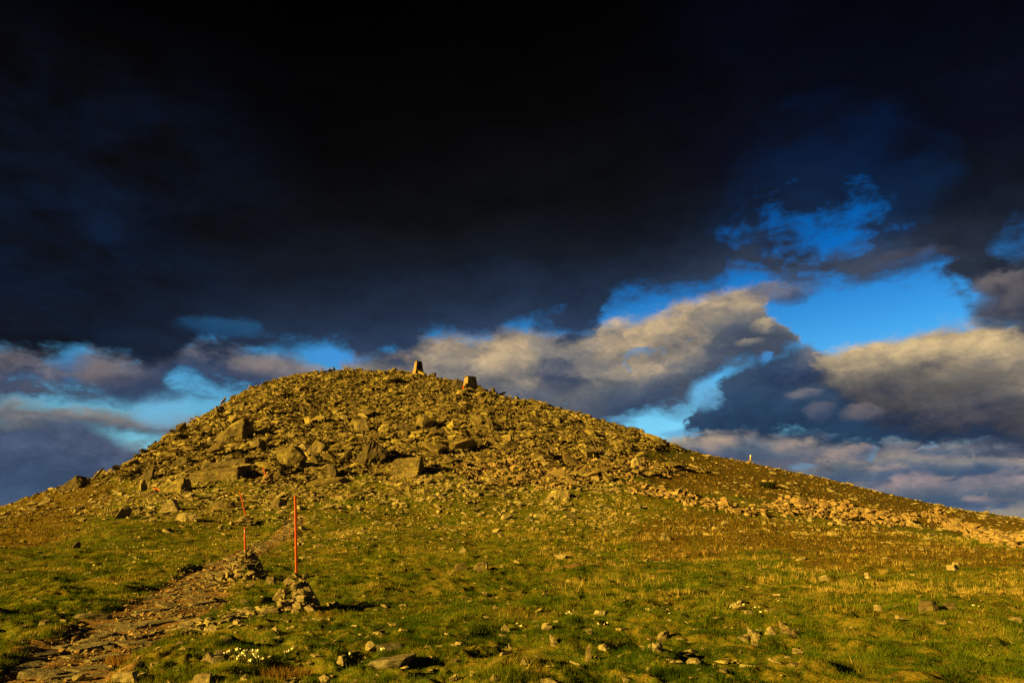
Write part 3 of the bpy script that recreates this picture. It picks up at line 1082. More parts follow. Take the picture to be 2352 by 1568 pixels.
PEAK = [(-.5, -.5, -.5), (.5, -.4, -.5), (.5, .5, -.5), (-.5, .5, -.5), (0, -.2, .5), (.15, .2, .4), (-.25, -.4, .1), (.4, -.3, -.1)]

B('boulder', 190, 246, 463, 479, 'long layered slab boulder with a ragged face, widest of all on the slope', depth=0.55, strata=0.03, rough=0.03, words='the long layered boulder', pts=LONG, cuts=4)
B('boulder', 205, 253, 455, 468, 'broad slab boulder lying just uphill of the long layered boulder', depth=0.6, strata=0.03, rough=.03, pts=LONG, cuts=4)
B('boulder', 161, 190, 477, 492, 'blocky boulder with a sharp shaded side alone downhill of the long layered boulder', pts=LOWW, depth=0.8, words='the lone blocky boulder')
B('boulder', 275, 305, 446, 468, 'big triangular boulder balanced on its point in the middle of the scree', depth=0.7, rough=0.025, words='the triangular boulder', pts=TRI)
B('boulder', 304, 331, 441, 455, 'slanting slab boulder leaning beside the big triangular boulder', 'slab', depth=0.6, tilt=(0.1, 0.42), strata=0.02)
B('boulder', 305, 322, 455, 465, 'low grey wedge boulder at the side of the triangular boulder, under the slanting slab', 'wedge', depth=0.7)
B('boulder', 350, 387, 439, 466, 'big split boulder with a dark ridged face', depth=0.75, rough=0.035, strata=0.03, words='the split ridged boulder', pts=SPLIT)
B('boulder', 392, 421, 457, 476, 'cube-shaped boulder at the foot of the scree casting a long shadow', 'cube', depth=0.75, rough=0.05, strata=0.03, words='the cube-shaped boulder', yaw=-0.2, cuts=4)
B('boulder', 217, 251, 416, 438, 'broad wedge boulder with a sloping face high on the shoulder of the scree', depth=0.9, rough=0.03, words='the sloping wedge boulder', pts=LOWW, yaw=.1)
B('boulder', 240, 265, 437, 452, 'flat-faced boulder between the sloping wedge and the triangular boulder', depth=0.9, strata=0.02, pts=LOWW)
B('boulder', 230, 249, 398, 409, 'rounded slab boulder on the skyline shoulder under the summit', depth=0.9, words='the skyline slab boulder', pts=LOWW, hk=.8)
B('boulder', 212, 226, 405, 414, 'smaller slab boulder below the skyline slab boulder', 'slab', depth=0.7, tilt=(-0.2, -0.3))
B('boulder', 416, 437, 413, 429, 'square dark-faced boulder above the yellow lichen boulders', 'block', depth=0.7, rough=0.025, words='the square dark-faced boulder')
M_YEL = rock_material('yellow_lichen_rock', [(0.26, 0.22, 0.12), (0.30, 0.25, 0.14)], 0.16, (0.42, 0.36, 0.07))
B('boulder', 378, 390, 422, 434, 'rounded boulder bright with yellow lichen beside a stacked pair of slabs', 'block', mat=M_YEL, depth=0.8, words='the rounded yellow boulder')
B('boulder', 446, 460, 421, 431, 'oval boulder bright with yellow lichen, further along the slope from the square dark boulder', 'block', mat=M_YEL, depth=0.8, words='the oval yellow boulder')
B('boulder', 389, 418, 423, 431, 'upper slab of the stacked pair next to the rounded yellow boulder', 'slab', depth=0.5, strata=0.02)
B('boulder', 391, 414, 430, 437, 'lower slab of the stacked pair next to the rounded yellow boulder', 'slab', depth=0.5, strata=0.02)
B('boulder', 353, 369, 417, 431, 'smooth tilted slab boulder uphill of the split ridged boulder', 'slab', depth=0.45, tilt=(-0.5, -0.3), words='the smooth tilted slab')
B('boulder', 325, 339, 464, 476, 'flat slab boulder with a dark underside at the edge of the grass', 'slab', depth=0.6, tilt=(-.15, -.2), words='the dark-edged slab')
B('boulder', 138, 153, 468, 480, 'upper of two stacked rocks forming a crooked pinnacle', 'wedge', depth=0.6)
B('boulder', 137, 148, 479, 491, 'lower of two stacked rocks forming a crooked pinnacle', 'block', depth=0.7, words='the crooked pinnacle')
B('boulder', 172, 190, 456, 466, 'squarish boulder up the slope from the crooked pinnacle', 'wedge', depth=0.8)
B('boulder', 160, 181, 498, 512, 'pale pyramid boulder under a dark flat top on the lower slope', depth=0.7, mat=M_PALE, words='the pale pyramid boulder', pts=PEAK)
B('boulder', 172, 198, 513, 521, 'long pale boulder lying below the pale pyramid boulder', 'slab', mat=M_PALE, depth=0.4, strata=0.02)
B('boulder', 112, 129, 505, 518, 'brown boulder with a shaded side standing by itself in the heather slope', 'block', depth=0.8, words='the brown boulder in the heather')
B('boulder', 71, 80, 542, 549, 'small dark boulder alone on the grass below the heather slope', 'block', depth=0.8, mat=M_DARK, words='the small dark boulder')
B('boulder', 210, 241, 501, 508, 'low broad slab half sunk in the turf behind the marker poles', 'slab', depth=0.5, words='the low broad slab')
B('boulder', 269, 287, 499, 507, 'low slab boulder behind the tip of the tall red pole', 'slab', depth=0.5)
B('boulder', 628, 642, 457, 468, 'pale upright boulder on the fine scree with a flat slab at its foot', 'wedge', mat=M_PALE, depth=0.7, words='the pale upright boulder')
B('boulder', 622, 639, 467, 472, 'pale flat slab at the foot of the pale upright boulder', 'slab', mat=M_PALE, depth=0.5)
B('boulder', 545, 572, 491, 498.5, 'flat-topped pale boulder on the grass below the fine scree', 'slab', mat=M_PALE, depth=0.4, words='the flat-topped pale boulder')
B('boulder', 503, 513, 492, 498, 'dark rounded boulder on the grass near the flat-topped pale boulder', 'block', mat=M_DARK, depth=0.8)
B('boulder', 60, 84, 476, 489, 'craggy outcrop boulder breaking the skyline of the lower shoulder', 'wedge', depth=0.6, strata=0.03, tilt=(0, 0.1), words='the skyline outcrop')
B('boulder', 80, 90, 478, 485, 'small boulder at the uphill end of the skyline outcrop', 'block', depth=0.8)
B('boulder', 471, 484, 414, 425, 'upright angular boulder, the larger of two side by side below the summit walls', 'block', depth=0.6)
B('boulder', 484, 494, 416, 427, 'pointed angular boulder, the smaller of two side by side below the summit walls', 'wedge', depth=0.6, words='the two angular boulders')
B('boulder', 427, 436, 371, 376, 'dark flat rock lying at the foot of the tall stone tower', 'slab', mat=M_DARK, depth=0.6)
B('boulder', 451, 464, 379, 387, 'dark overhanging slab between the tall tower and the short wall', 'slab', mat=M_DARK, depth=0.6, tilt=(-.1, .25))  # slab coloured dark to stand for the shaded hollow under the overhang
B('boulder', 583, 598, 427, 436, 'pale angular boulder at the grass edge on the long ridge', 'block', depth=0.7, words='the ridge-edge boulder')
# stones in the near grass
ST = dict(cat='stone', cuts=2)
B('stone', 266.5, 274.5, 577, 583.5, 'cream square stone on the grass between the two nearer cairns', 'cube', mat=M_PALE, words='the cream square stone', **ST)
B('stone', 458, 468, 546, 553, 'pale pointed stone alone in the middle of the green slope', mat=M_PALE, pts=PEAK, words='the pale pointed stone', **ST)
B('stone', 454, 468, 563, 570.5, 'larger of a pair of stones at the end of the faint trail', 'block', words='the pair of stones by the trail', **ST)
B('stone', 471, 488, 562, 570.5, 'darker low stone of a pair at the end of the faint trail', 'wedge', **ST)
B('stone', 541, 552, 623, 629.5, 'bright rounded stone with a dark hollow behind it', 'block', mat=M_PALE, words='the bright rounded stone', **ST)
B('stone', 499, 511, 624, 631, 'low pointed stone one along from the bright rounded stone', mat=M_PALE, pts=PEAK, **ST)
B('stone', 584, 592, 646, 661, 'slim stone standing upright in the turf', mat=M_PALE, pts=SPIKE, depth=0.6, words='the slim upright stone', **ST)
B('stone', 549, 561, 634, 645, 'tilted narrow stone leaning in the turf uphill of the slim upright stone', mat=M_PALE, pts=FIN, **ST)
B('stone', 363, 375, 641, 650.5, 'bright stone at the end of a dark mossy slab', 'block', mat=M_PALE, words='the bright stone by the dark slab', **ST)
flag(375, 412, 644, 653, 'dark mossy slab low in the turf behind the bright stone', M_DARK, .14, seed=21, proud=.08)
B('stone', 335, 347, 656, 664.5, 'rounded pale stone beside a single flower, near the grey pitted slab', 'block', mat=M_PALE, words='the rounded pale stone', **ST)
flag(359, 420, 657, 671, 'wide grey pitted slab flush with the turf', M_SLAB, .14, 'the wide grey slab', 22, .09)
B('stone', 449, 458, 674, 681, 'small bright stone at the lower edge of the turf', 'block', mat=M_PALE, words='the small bright stone', **ST)
B('stone', 520, 527, 657, 664, 'small cone-shaped stone on a hummock of dry grass', mat=M_PALE, pts=PEAK, **ST)
B('stone', 508, 514, 643, 651, 'thin stone tilted like a blade in the turf', mat=M_PALE, pts=FIN, **ST)
B('stone', 747, 767, 628, 639, 'middle stone of a tight group in the turf, lying on its side', mat=M_PALE, pts=FIN, words='the tight group of stones', **ST)
B('stone', 765, 775, 627, 634.5, 'small pale stone between the lying stone and the fin-shaped stone', 'wedge', mat=M_PALE, **ST)
B('stone', 779, 799, 621.5, 634, 'fin-shaped pale stone pointing up at one end', mat=M_PALE, pts=FIN, depth=.5, words='the fin-shaped stone', **ST)
B('stone', 750, 758, 634, 644.5, 'upright pale stone with a black shadow in front of the lying stone', mat=M_PALE, pts=SPIKE, **ST)
B('stone', 657, 670, 631, 639.5, 'rounded pale stone behind its lookalike, uphill', 'block', mat=M_PALE, **ST)
B('stone', 652, 664, 643.5, 652, 'rounded pale stone downhill of its lookalike', 'block', mat=M_PALE, words='the two rounded lookalike stones', **ST)
B('stone', 920, 942, 602, 610.5, 'broad low brown mound of rock in the heather', 'slab', depth=.6, words='the low rock mound', **ST)
B('stone', 946, 959, 603, 609.5, 'rounded grey stone beside the low rock mound', 'block', **ST)
B('stone', 873, 883, 605, 611, 'flat pale stone with a dark side, alone at the end of the dry grass', 'slab', mat=M_PALE, **ST)
B('stone', 946, 961, 565, 570, 'flat-topped stone of the small stone heap on the far grass', 'slab', mat=M_PALE, words='the small stone heap', **ST)
B('stone', 952, 961, 562, 566, 'stone lying on top of the small stone heap on the far grass', 'slab', mat=M_PALE, **ST)
B('stone', 818, 829, 575, 580, 'whitish stone lying on the far grass', 'wedge', mat=M_PALE, words='the whitish stone', **ST)
B('stone', 864, 871, 573, 578, 'thin whitish stone lying further along from the whitish stone', 'slab', mat=M_PALE, **ST)
B('stone', 658, 671, 533, 539.5, 'pale triangular stone where heather meets grass', mat=M_PALE, pts=PEAK, words='the pale triangular stone', **ST)
B('stone', 318, 331, 674, 684, 'jagged pale stone tucked against the red-brown heather bush', 'block', mat=M_PALE, words='the jagged pale stone', rough=.12, **ST)
B('stone', 201, 215, 652, 661, 'pale pyramid stone resting against a flat dark slab', mat=M_PALE, pts=PEAK, words='the pale pyramid stone', **ST)
flag(204, 230, 655, 664, 'flat dark slab against the pale pyramid stone', M_SLAB, .12, seed=23, proud=.08)
B('stone', 194, 211, 675, 684, 'square-cut stone with a notch in its top, in the stony turf', 'cube', mat=M_PALE, depth=.6, **ST)
B('stone', 112, 134, 674, 683, 'long cream block at the edge of the path', 'cube', mat=M_PALE, depth=.4, words='the long cream block', tilt=(0, -0.12), **ST)
B('stone', 119, 127, 634, 641, 'pointed cream stone standing on the slabs of the path', mat=M_PALE, pts=PEAK, words='the pointed cream stone on the path', **ST)

# ------------------------------------------------------------------ walls and towers on the summit
def chipped_box(seed, k=0.09):
    rng = np.random.default_rng(seed)
    pts = []
    for sx in (-.5, .5):
        for sy in (-.5, .5):
            for sz in (-.5, .5):
                j = rng.uniform(0, k, 3)
                pts.append((sx * (1 - j[0]), sy, sz * (1 - j[1] * .6)))
                pts.append((sx, sy * (1 - j[1] * 2), sz * (1 - j[2])))
    return bm_arrays(hull_shape(pts))


def shared(name, arr, mat):
    return mesh_from(name, arr[0], arr[1], mat, False, link=False)


WALL_ME = [shared('stone', chipped_box(i), M_WALL) for i in range(6)]
M_MORTAR, _nt, _b = material('mortar')
put(mix(nz(position(), 6.0, 4), (0.10, 0.08, 0.055), (0.17, 0.13, 0.09)), _b.inputs['Base Color'])
_b.inputs['Roughness'].default_value = 0.95


def hexa(name, bot, top, mat, parent):
    """A closed block between two quads of four points each."""
    Vv = np.array(list(bot) + list(top), float)
    Ff = np.array([(3, 2, 1, 0), (4, 5, 6, 7), (0, 1, 5, 4), (1, 2, 6, 5), (2, 3, 7, 6), (3, 0, 4, 7)])
    return mesh_from(name, Vv, Ff, mat, False, parent=parent)


def rect(x0, x1, y0, y1, z):
    return [(x0, y0, z), (x1, y0, z), (x1, y1, z), (x0, y1, z)]


def course_wall(root, prof, courses, unit, niche=None, depth=0.16):
    """Stones laid in courses on all four sides of a tapering pier. prof(z) gives half sizes."""
    H_ = courses[-1]
    rng = random.Random(hash_str(root.name))
    for ci in range(len(courses) - 1):
        z0, z1 = courses[ci], courses[ci + 1]
        zc = (z0 + z1) / 2
        hx, hy = prof(zc)
        for side in range(4):
            L = (hx if side % 2 == 0 else hy) * 2
            n = max(2, round(L / (unit * rng.uniform(.85, 1.2))))
            cuts = sorted([0] + [(i + rng.uniform(-.25, .25)) / n for i in range(1, n)] + [1])
            for i in range(n):
                u0, u1 = cuts[i] * L - L / 2, cuts[i + 1] * L - L / 2
                uc = (u0 + u1) / 2
                if niche and side == 0 and niche[0] < uc < niche[1] and zc > niche[2]:
                    continue
                o = bpy.data.objects.new('stone', rng.choice(WALL_ME))
                C.objects.link(o)
                o.parent = root
                d = depth * rng.uniform(.9, 1.15)
                out = (hy if side % 2 == 0 else hx) - depth / 2 + rng.uniform(-.012, .03)
                o.location = [(uc, -out, zc), (out, uc, zc), (-uc, out, zc), (-out, -uc, zc)][side]
                o.rotation_euler = (rng.uniform(-.03, .03), rng.uniform(-.03, .03), side * math.pi / 2 + rng.uniform(-.03, .03))
                o.scale = (abs(u1 - u0) * rng.uniform(.90, .97), d, (z1 - z0) * rng.uniform(.86, .95))


YAW = rad(35)


def courses(h, n, rng):
    t = [0]
    for i in range(n):
        t.append(t[-1] + rng.uniform(.8, 1.25))
    return [v / t[-1] * h for v in t]


def tall_tower():
    p = at(418, 374.5)
    p = Vector((p.x, p.y, p.z - 0.2))
    t = empty('stone_tower', p, 'tall tapering stone tower with a dark open niche on the summit', 'tower', rz=YAW)
    h = 2.95

    def prof(z):
        k = z / h
        f = (1 - k) ** 1.7
        return 0.62 + 0.50 * f, 0.46 + 0.42 * f
    nz0, nx0, nx1 = 1.35, -0.42, 0.44
    z0x, z0y = prof(0)
    hx, hy = prof(nz0)
    e = 0.06
    hexa('core', rect(-z0x + e, z0x - e, -z0y + e, z0y - e, 0), rect(-hx + e, hx - e, -hy + e, hy - e, nz0), M_MORTAR, t)
    tx, ty = prof(h)
    hexa('niche_back', rect(-hx + e, hx - e, 0.10, hy - e, nz0), rect(-tx + e, tx - e, 0.10, ty - e, h), M_MORTAR, t)
    hexa('jamb', rect(-hx + e, nx0 - .01, -hy + e, 0.10, nz0), rect(-tx + e, nx0 - .01, -ty + e, 0.10, h), M_MORTAR, t)
    hexa('jamb', rect(nx1 + .01, hx - e, -hy + e, 0.10, nz0), rect(nx1 + .01, tx - e, -ty + e, 0.10, h), M_MORTAR, t)
    course_wall(t, prof, courses(h, 16, random.Random(4)), 0.30, niche=(nx0, nx1, nz0))
    v, f = crag(77, (1, .82, .09), 'cube', 2, 0.02)
    cap = mesh_from('cap_slab', v * 1.36, f, M_ROCK, False, parent=t)
    cap.location = (0.02, 0, h + 0.05)
    LAND.append(('the tall stone tower', 418, 368))
    return t


def short_wall():
    p = at(470, 388)
    p = Vector((p.x, p.y + .6, p.z - 0.1))
    t = empty('stone_cairn', p, 'short wide masonry cairn with a flat cap and a plaque on its shaded face', 'cairn', rz=YAW)
    h = 2.35

    def prof(z):
        f = 1 - z / h
        return 0.86 + 0.36 * f, 0.60 + 0.34 * f
    e = 0.06
    bx, by = prof(0)
    tx, ty = prof(h)
    hexa('core', rect(-bx + e, bx - e, -by + e, by - e, 0), rect(-tx + e, tx - e, -ty + e, ty - e, h), M_MORTAR, t)
    course_wall(t, prof, courses(h, 11, random.Random(9)), 0.34)
    v, f = crag(78, (1, .76, .05), 'cube', 2, 0.012)
    cap = mesh_from('cap_slab', v * 1.94, f, M_ROCK, False, parent=t)
    cap.location = (0, 0, h + 0.045)
    m, nt, b = material('plaque_metal')
    b.inputs['Base Color'].default_value = (0.10, 0.11, 0.14, 1)
    b.inputs['Metallic'].default_value = 0.6
    b.inputs['Roughness'].default_value = 0.45
    slope = math.atan2(by - ty, h)
    for (cx, cz, w_, hh) in ((-.12, 1.82, .52, .30), (.46, 1.72, .34, .28), (.02, 1.36, .40, .20)):
        hy = prof(cz)[1]
        bm = bmesh.new()
        bmesh.ops.create_cube(bm, size=1, matrix=Matrix.Diagonal((w_, .03, hh, 1)))
        bmesh.ops.bevel(bm, geom=list(bm.edges), offset=.008, segments=1, affect='EDGES')
        v, f = bm_arrays(bm)
        q = mesh_from('plaque', v, f, m, False, parent=t)
        q.location = (cx, -hy - 0.05, cz)
        q.rotation_euler = (-slope, 0, 0)
    LAND.append(('the short masonry cairn', 470, 383))
    return t


tall_tower()
short_wall()
m_red, _nt, _b = material('red_paint')
put(mix(sstep(nz(position(), 14.0, 5, .6), .5, .7) * .35, (0.62, 0.075, 0.022), (0.36, 0.10, 0.05)), _b.inputs['Base Color'])
_b.inputs['Roughness'].default_value = 0.6


def red_box():
    p = at(463.5, 388.5)
    t = empty('red_box', p, 'small red box at the foot of the short masonry cairn', 'box', rz=YAW)
    bm = bmesh.new()
    bmesh.ops.create_cube(bm, size=1, matrix=Matrix.Translation((0, 0, .2)) @ Matrix.Diagonal((.36, .5, .36, 1)))
    bmesh.ops.bevel(bm, geom=list(bm.edges), offset=.02, segments=1, affect='EDGES')
    mesh_from('case', *bm_arrays(bm), m_red, False, parent=t)
    bm = bmesh.new()
    bmesh.ops.create_cube(bm, size=1, matrix=Matrix.Translation((0, 0, .41)) @ Matrix.Diagonal((.42, .56, .05, 1)))
    bmesh.ops.bevel(bm, geom=list(bm.edges), offset=.012, segments=1, affect='EDGES')
    mesh_from('lid', *bm_arrays(bm), m_red, False, parent=t)


red_box()
B('boulder', 475.5, 484, 384, 390.5, 'round boulder at the shaded foot of the short masonry cairn', 'block', depth=.8)


def pillar():
    p = at(493, 392.5)
    t = empty('stone_pillar', (p.x, p.y, p.z + .12), 'squat dark pillar with a rounded top on the ridge past the masonry cairn', 'pillar')
    bm = bmesh.new()
    rings = [(0, .48), (.3, .46), (.75, .45), (.95, .38), (1.08, .24), (1.16, .16), (1.24, .08)]
    prev = None
    rr = random.Random(3)
    for z, r in rings:
        ring = [bm.verts.new((r * math.cos(i * math.pi / 6) * rr.uniform(.94, 1.06), r * .9 * math.sin(i * math.pi / 6) * rr.uniform(.94, 1.06), z)) for i in range(12)]
        if prev:
            for i in range(12):
                bm.faces.new((prev[i], prev[(i + 1) % 12], ring[(i + 1) % 12], ring[i]))
        prev = ring
    bm.faces.new(prev)
    mesh_from('shaft', *bm_arrays(bm), M_DARK, False, parent=t)
    v, f = crag(12, (1, .8, .4), 'block', 2)
    o = mesh_from('foot_stone', v * .8, f, M_ROCK, False, parent=t)
    o.location = (.15, -.35, .15)
    LAND.append(('the squat dark pillar', 493, 388))


pillar()

# ------------------------------------------------------------------ marker poles and their cairns
M_WOOD, _nt, _b = material('bare_wood')
put(mix(nz(vmul(position(), (30, 30, 3)), 1.0, 4), (0.50, 0.36, 0.19), (0.34, 0.23, 0.12)), _b.inputs['Base Color'])
_b.inputs['Roughness'].default_value = 0.8
M_WHITE, _nt, _b = material('white_paint')
_b.inputs['Base Color'].default_value = (0.62, 0.58, 0.50, 1)
M_ORANGE, _nt, _b = material('red_orange_paint')
_P = position()
put(mix(sstep(nz(vmul(_P, (40, 40, 6)), 1.0, 5, .6), .52, .68) * .5, (0.60, 0.092, 0.025), (0.38, 0.13, 0.06)), _b.inputs['Base Color'])
_b.inputs['Roughness'].default_value = 0.6
bump(_b, nz(vmul(_P, (90, 90, 8)), 1.0, 3), .3, .004)


def bar(name, p0, p1, w_, mat, parent, seg=6, yaw=0.5):
    """A squared pole, slightly uneven, between two points."""
    p0, p1 = Vector(p0), Vector(p1)
    ax = (p1 - p0).normalized()
    sx = Vector((math.cos(yaw), math.sin(yaw), 0))
    sx = (sx - ax * sx.dot(ax)).normalized()
    sy = ax.cross(sx)
    bm = bmesh.new()
    prev = None
    rr = random.Random(int(p0.x * 100))
    c = 0.24
    for i in range(seg + 1):
        q = p0.lerp(p1, i / seg) + sx * rr.uniform(-.003, .003) + sy * rr.uniform(-.003, .003)
        hw = w_ / 2
        pr = [(-1, -1 + c), (-1 + c, -1), (1 - c, -1), (1, -1 + c), (1, 1 - c), (1 - c, 1), (-1 + c, 1), (-1, 1 - c)]
        ring = [bm.verts.new(q + sx * a * hw + sy * b_ * hw) for a, b_ in pr]
        if prev:
            for j in range(8):
                bm.faces.new((prev[j], prev[(j + 1) % 8], ring[(j + 1) % 8], ring[j]))
        else:
            bm.faces.new(ring[::-1])
        prev = ring
    bm.faces.new(prev)
    return mesh_from(name, *bm_arrays(bm), mat, False, parent=parent)


def pole(pb, top_px, w_, label, bands=None, bury=0.5, group='marker poles along the path', extra=0.0, foot=0.30):
    """Pole rooted at ground point PB (the middle of its cairn) and reaching the pixel TOP_PX at its own distance."""
    dx, dy, dz = pix_dir(*top_px)
    k = pb.y / float(dy)
    top = Vector((float(dx) * k, pb.y, EYE + float(dz) * k))
    t = empty('marker_pole', pb, label, 'pole', group)
    top = top - pb
    bot = Vector((extra, 0, foot))
    bands = bands or [(0, 1, 'shaft', M_ORANGE)]
    for a, b_, nm, mt in bands:
        bar(nm, bot.lerp(top, a), bot.lerp(top, b_), w_ * (1.0 if nm == 'shaft' else 1.08), mt, t)
    return t


CAIRN_ME = {}


def cairn(p, rx, h, n, label, mat, seed, hand=(), words=None, group='stone cairns holding marker poles', size=.3, flat=.38):
    t = empty('cairn', p, label, 'cairn', group)
    rng = random.Random(seed)
    key = mat.name
    if key not in CAIRN_ME:
        r2 = np.random.default_rng(17)
        CAIRN_ME[key] = [shared('stone', crag(int(i) + 40, (1, r2.uniform(.6, .95), r2.uniform(.22, .36)), 'slab' if i % 4 != 3 else 'block', 2, 0.025), mat) for i in range(8)]
    for me_i, (x, y, z), (sx, sy, sz), (ax, ay, az_) in hand:
        x, y, z, sx, sy, sz = x * .88, y * .88, z * 1.0, sx * (.86 if sx > .8 else .74), sy * .76, sz * .76
        o = bpy.data.objects.new('stone', CAIRN_ME[key][me_i])
        C.objects.link(o)
        o.parent = t
        o.location = (x, y, z)
        o.scale = (sx, sy, sz)
        o.rotation_euler = (ax, ay, az_)
    # courses of stones narrowing upwards, each course lying on the one below
    z, layer = 0.02, 0
    while z < h - 0.05:
        k = 1 - (z / h)
        r = rx * (0.18 + 0.82 * k ** 0.8)
        m = max(2, int(n * (0.25 + 0.75 * k)))
        a0_ = rng.uniform(0, 6.28)
        for i in range(m):
            a = a0_ + i * 2 * math.pi / m + rng.uniform(-.25, .25)
            s = size * rng.uniform(.7, 1.3) * (0.75 + .35 * k)
            o = bpy.data.objects.new('stone', rng.choice(CAIRN_ME[key]))
            C.objects.link(o)
            o.parent = t
            rr = max(0.0, r - s * .42)
            o.location = (rr * math.cos(a), rr * .85 * math.sin(a), z + rng.uniform(-.02, .05))
            o.scale = (s, s * rng.uniform(.8, 1.1), s * rng.uniform(.8, 1.2))
            o.rotation_euler = (rng.uniform(-.3, .3) + .25 * math.sin(a), rng.uniform(-.3, .3) - .25 * math.cos(a), a + math.pi / 2 + rng.uniform(-.5, .5))
        if r > .25:
            for i in range(max(1, m // 3)):
                a = rng.uniform(0, 6.28)
                o = bpy.data.objects.new('stone', rng.choice(CAIRN_ME[key]))
                C.objects.link(o)
                o.parent = t
                o.location = (r * .35 * math.cos(a), r * .35 * math.sin(a), z)
                s = size * 1.1
                o.scale = (s, s, s)
                o.rotation_euler = (rng.uniform(-.2, .2), rng.uniform(-.2, .2), a)
        z += size * flat * rng.uniform(.8, 1.1)
        layer += 1
    KEEP.append((p.x, p.y, rx * 1.1))
    if words:
        LAND.append((words, *[float(v) for v in project(p.x, p.y, p.z + h * .4)[:2]]))
    return t


pc1 = at(292, 611)
pc1 = Vector((pc1.x, pc1.y + .25, float(H(pc1.x, pc1.y + .25)) - .02))
hand1 = [
    (0, (.33, -.02, .36), (.92, .55, .50), (0.05, .95, .15)),        # long slab leaning on the shaded side
    (3, (-.19, -.33, .20), (.40, .34, .85), (1.25, .1, .1)),         # rounded block set upright in front
    (1, (-.40, -.05, .33), (.45, .3, .5), (.2, -1.0, .3)),
    (2, (.02, -.22, .50), (.46, .3, .6), (.35, -.35, .5)),
    (4, (.18, -.34, .27), (.34, .26, .7), (.15, .1, .1)), (5, (.20, -.36, .16), (.36, .3, .6), (.1, -.1, -.1)),
    (5, (.17, -.22, .37), (.32, .26, .6), (.15, .1, .4)), (6, (.42, -.42, .10), (.34, .18, .5), (.3, .75, -.2)),
    (1, (-.62, -.22, .05), (.36, .26, .45), (.1, -.1, .2)), (2, (-.88, -.38, .02), (.44, .28, .4), (.05, 0, .05)), (4, (-1.12, -.3, .03), (.4, .25, .5), (0, .1, .3)),
    (7, (-.45, -.45, .06), (.45, .3, .7), (.1, -.2, .3)), (0, (.10, .02, .66), (.32, .22, .5), (.1, -.75, .2)),
    (6, (-.25, .0, .56), (.32, .22, .5), (.1, -.8, .2)), (3, (.15, -.46, .05), (.3, .2, .5), (0, 0, .2)),
]
cairn(pc1, .47, .74, 10, 'tall pointed cairn of slate blocks holding the tallest red pole', M_CAIRN, 3, hand1, 'the tall pointed cairn', size=.20, flat=.24)
pole(Vector((pc1.x - .04, pc1.y, pc1.z)), (295.3, 495.3), .046, 'tallest plain red pole, standing in the tall pointed cairn', foot=.66)
pc2 = at(239.5, 578)
pc2 = Vector((pc2.x, pc2.y + .4, float(H(pc2.x, pc2.y + .4)) - .03))
cairn(pc2, .80, .90, 10, 'wide low cairn of flat stones at the bend of the path', M_CAIRN, 8, [(1, (-.95, -.5, .1), (.6, .3, .6), (.1, .5, .5)), (2, (-.7, -.55, .12), (.5, .3, .6), (.1, -.6, .2))], 'the wide low cairn', size=.32, flat=.27)
pole(pc2, (245.0, 526.3), .052, 'faded red pole with two white bands and a bare wooden lower end',
     [(0, .46, 'bare_end', M_WOOD), (.46, .86, 'shaft', M_ORANGE), (.86, .883, 'white_band', M_WHITE), (.883, .905, 'shaft', M_ORANGE), (.905, .928, 'white_band', M_WHITE), (.928, 1, 'shaft', M_ORANGE)])
pc3 = at(242, 524)
pc3 = Vector((pc3.x, pc3.y + .4, float(H(pc3.x, pc3.y + .4)) - .03))
cairn(pc3, 1.1, .5, 10, 'flat scattered cairn under the backward-leaning red pole', M_CAIRN, 15, [], 'the flat scattered cairn', size=.5, flat=.3)
pole(pc3, (239.7, 490.8), .062, 'thin red pole leaning over to one side in the flat scattered cairn', extra=.12)
pc4 = at(265.5, 484)
pc4 = Vector((pc4.x, pc4.y + .4, float(H(pc4.x, pc4.y + .4)) - .05))
cairn(pc4, .75, 1.15, 8, 'narrow brown cairn at the foot of the scree holding a short red pole', M_FRESH, 23, [], 'the narrow brown cairn', size=.45)
pole(pc4, (262.9, 466.6), .085, 'short red pole tip above the narrow brown cairn, highest of all the poles')


def ridge_post():
    p = at(750.6, 462)
    dx, dy, dz = pix_dir(750.7, 454.6)
    k = (p.y + .1) / float(dy)
    top = Vector((float(dx) * k, p.y + .1, EYE + float(dz) * k)) - p
    t = empty('ridge_post', p, 'short pale wooden post with a white top on the skyline ridge', 'post')
    bar('shaft', (0, .1, -.1), top * .8, .21, M_WOOD, t)
    bar('white_top', top * .8, top, .22, M_WHITE, t)
    B('stone', 747.5, 752.5, 459.5, 463, 'round stone wedged at the base of the ridge post', 'block', mat=M_WALL, cat='stone', cuts=2)
    LAND.append(('the ridge post', 750, 458))


ridge_post()
ps = at(153.3, 490.3)
pe = at(160.2, 491.8)
st_ = empty('fallen_pole', ps, 'fallen reddish pole lying beside the lone blocky boulder', 'pole')
bar('shaft', (0, 0, .25), pe - ps + Vector((0, 0, .2)), .05, m_red, st_)

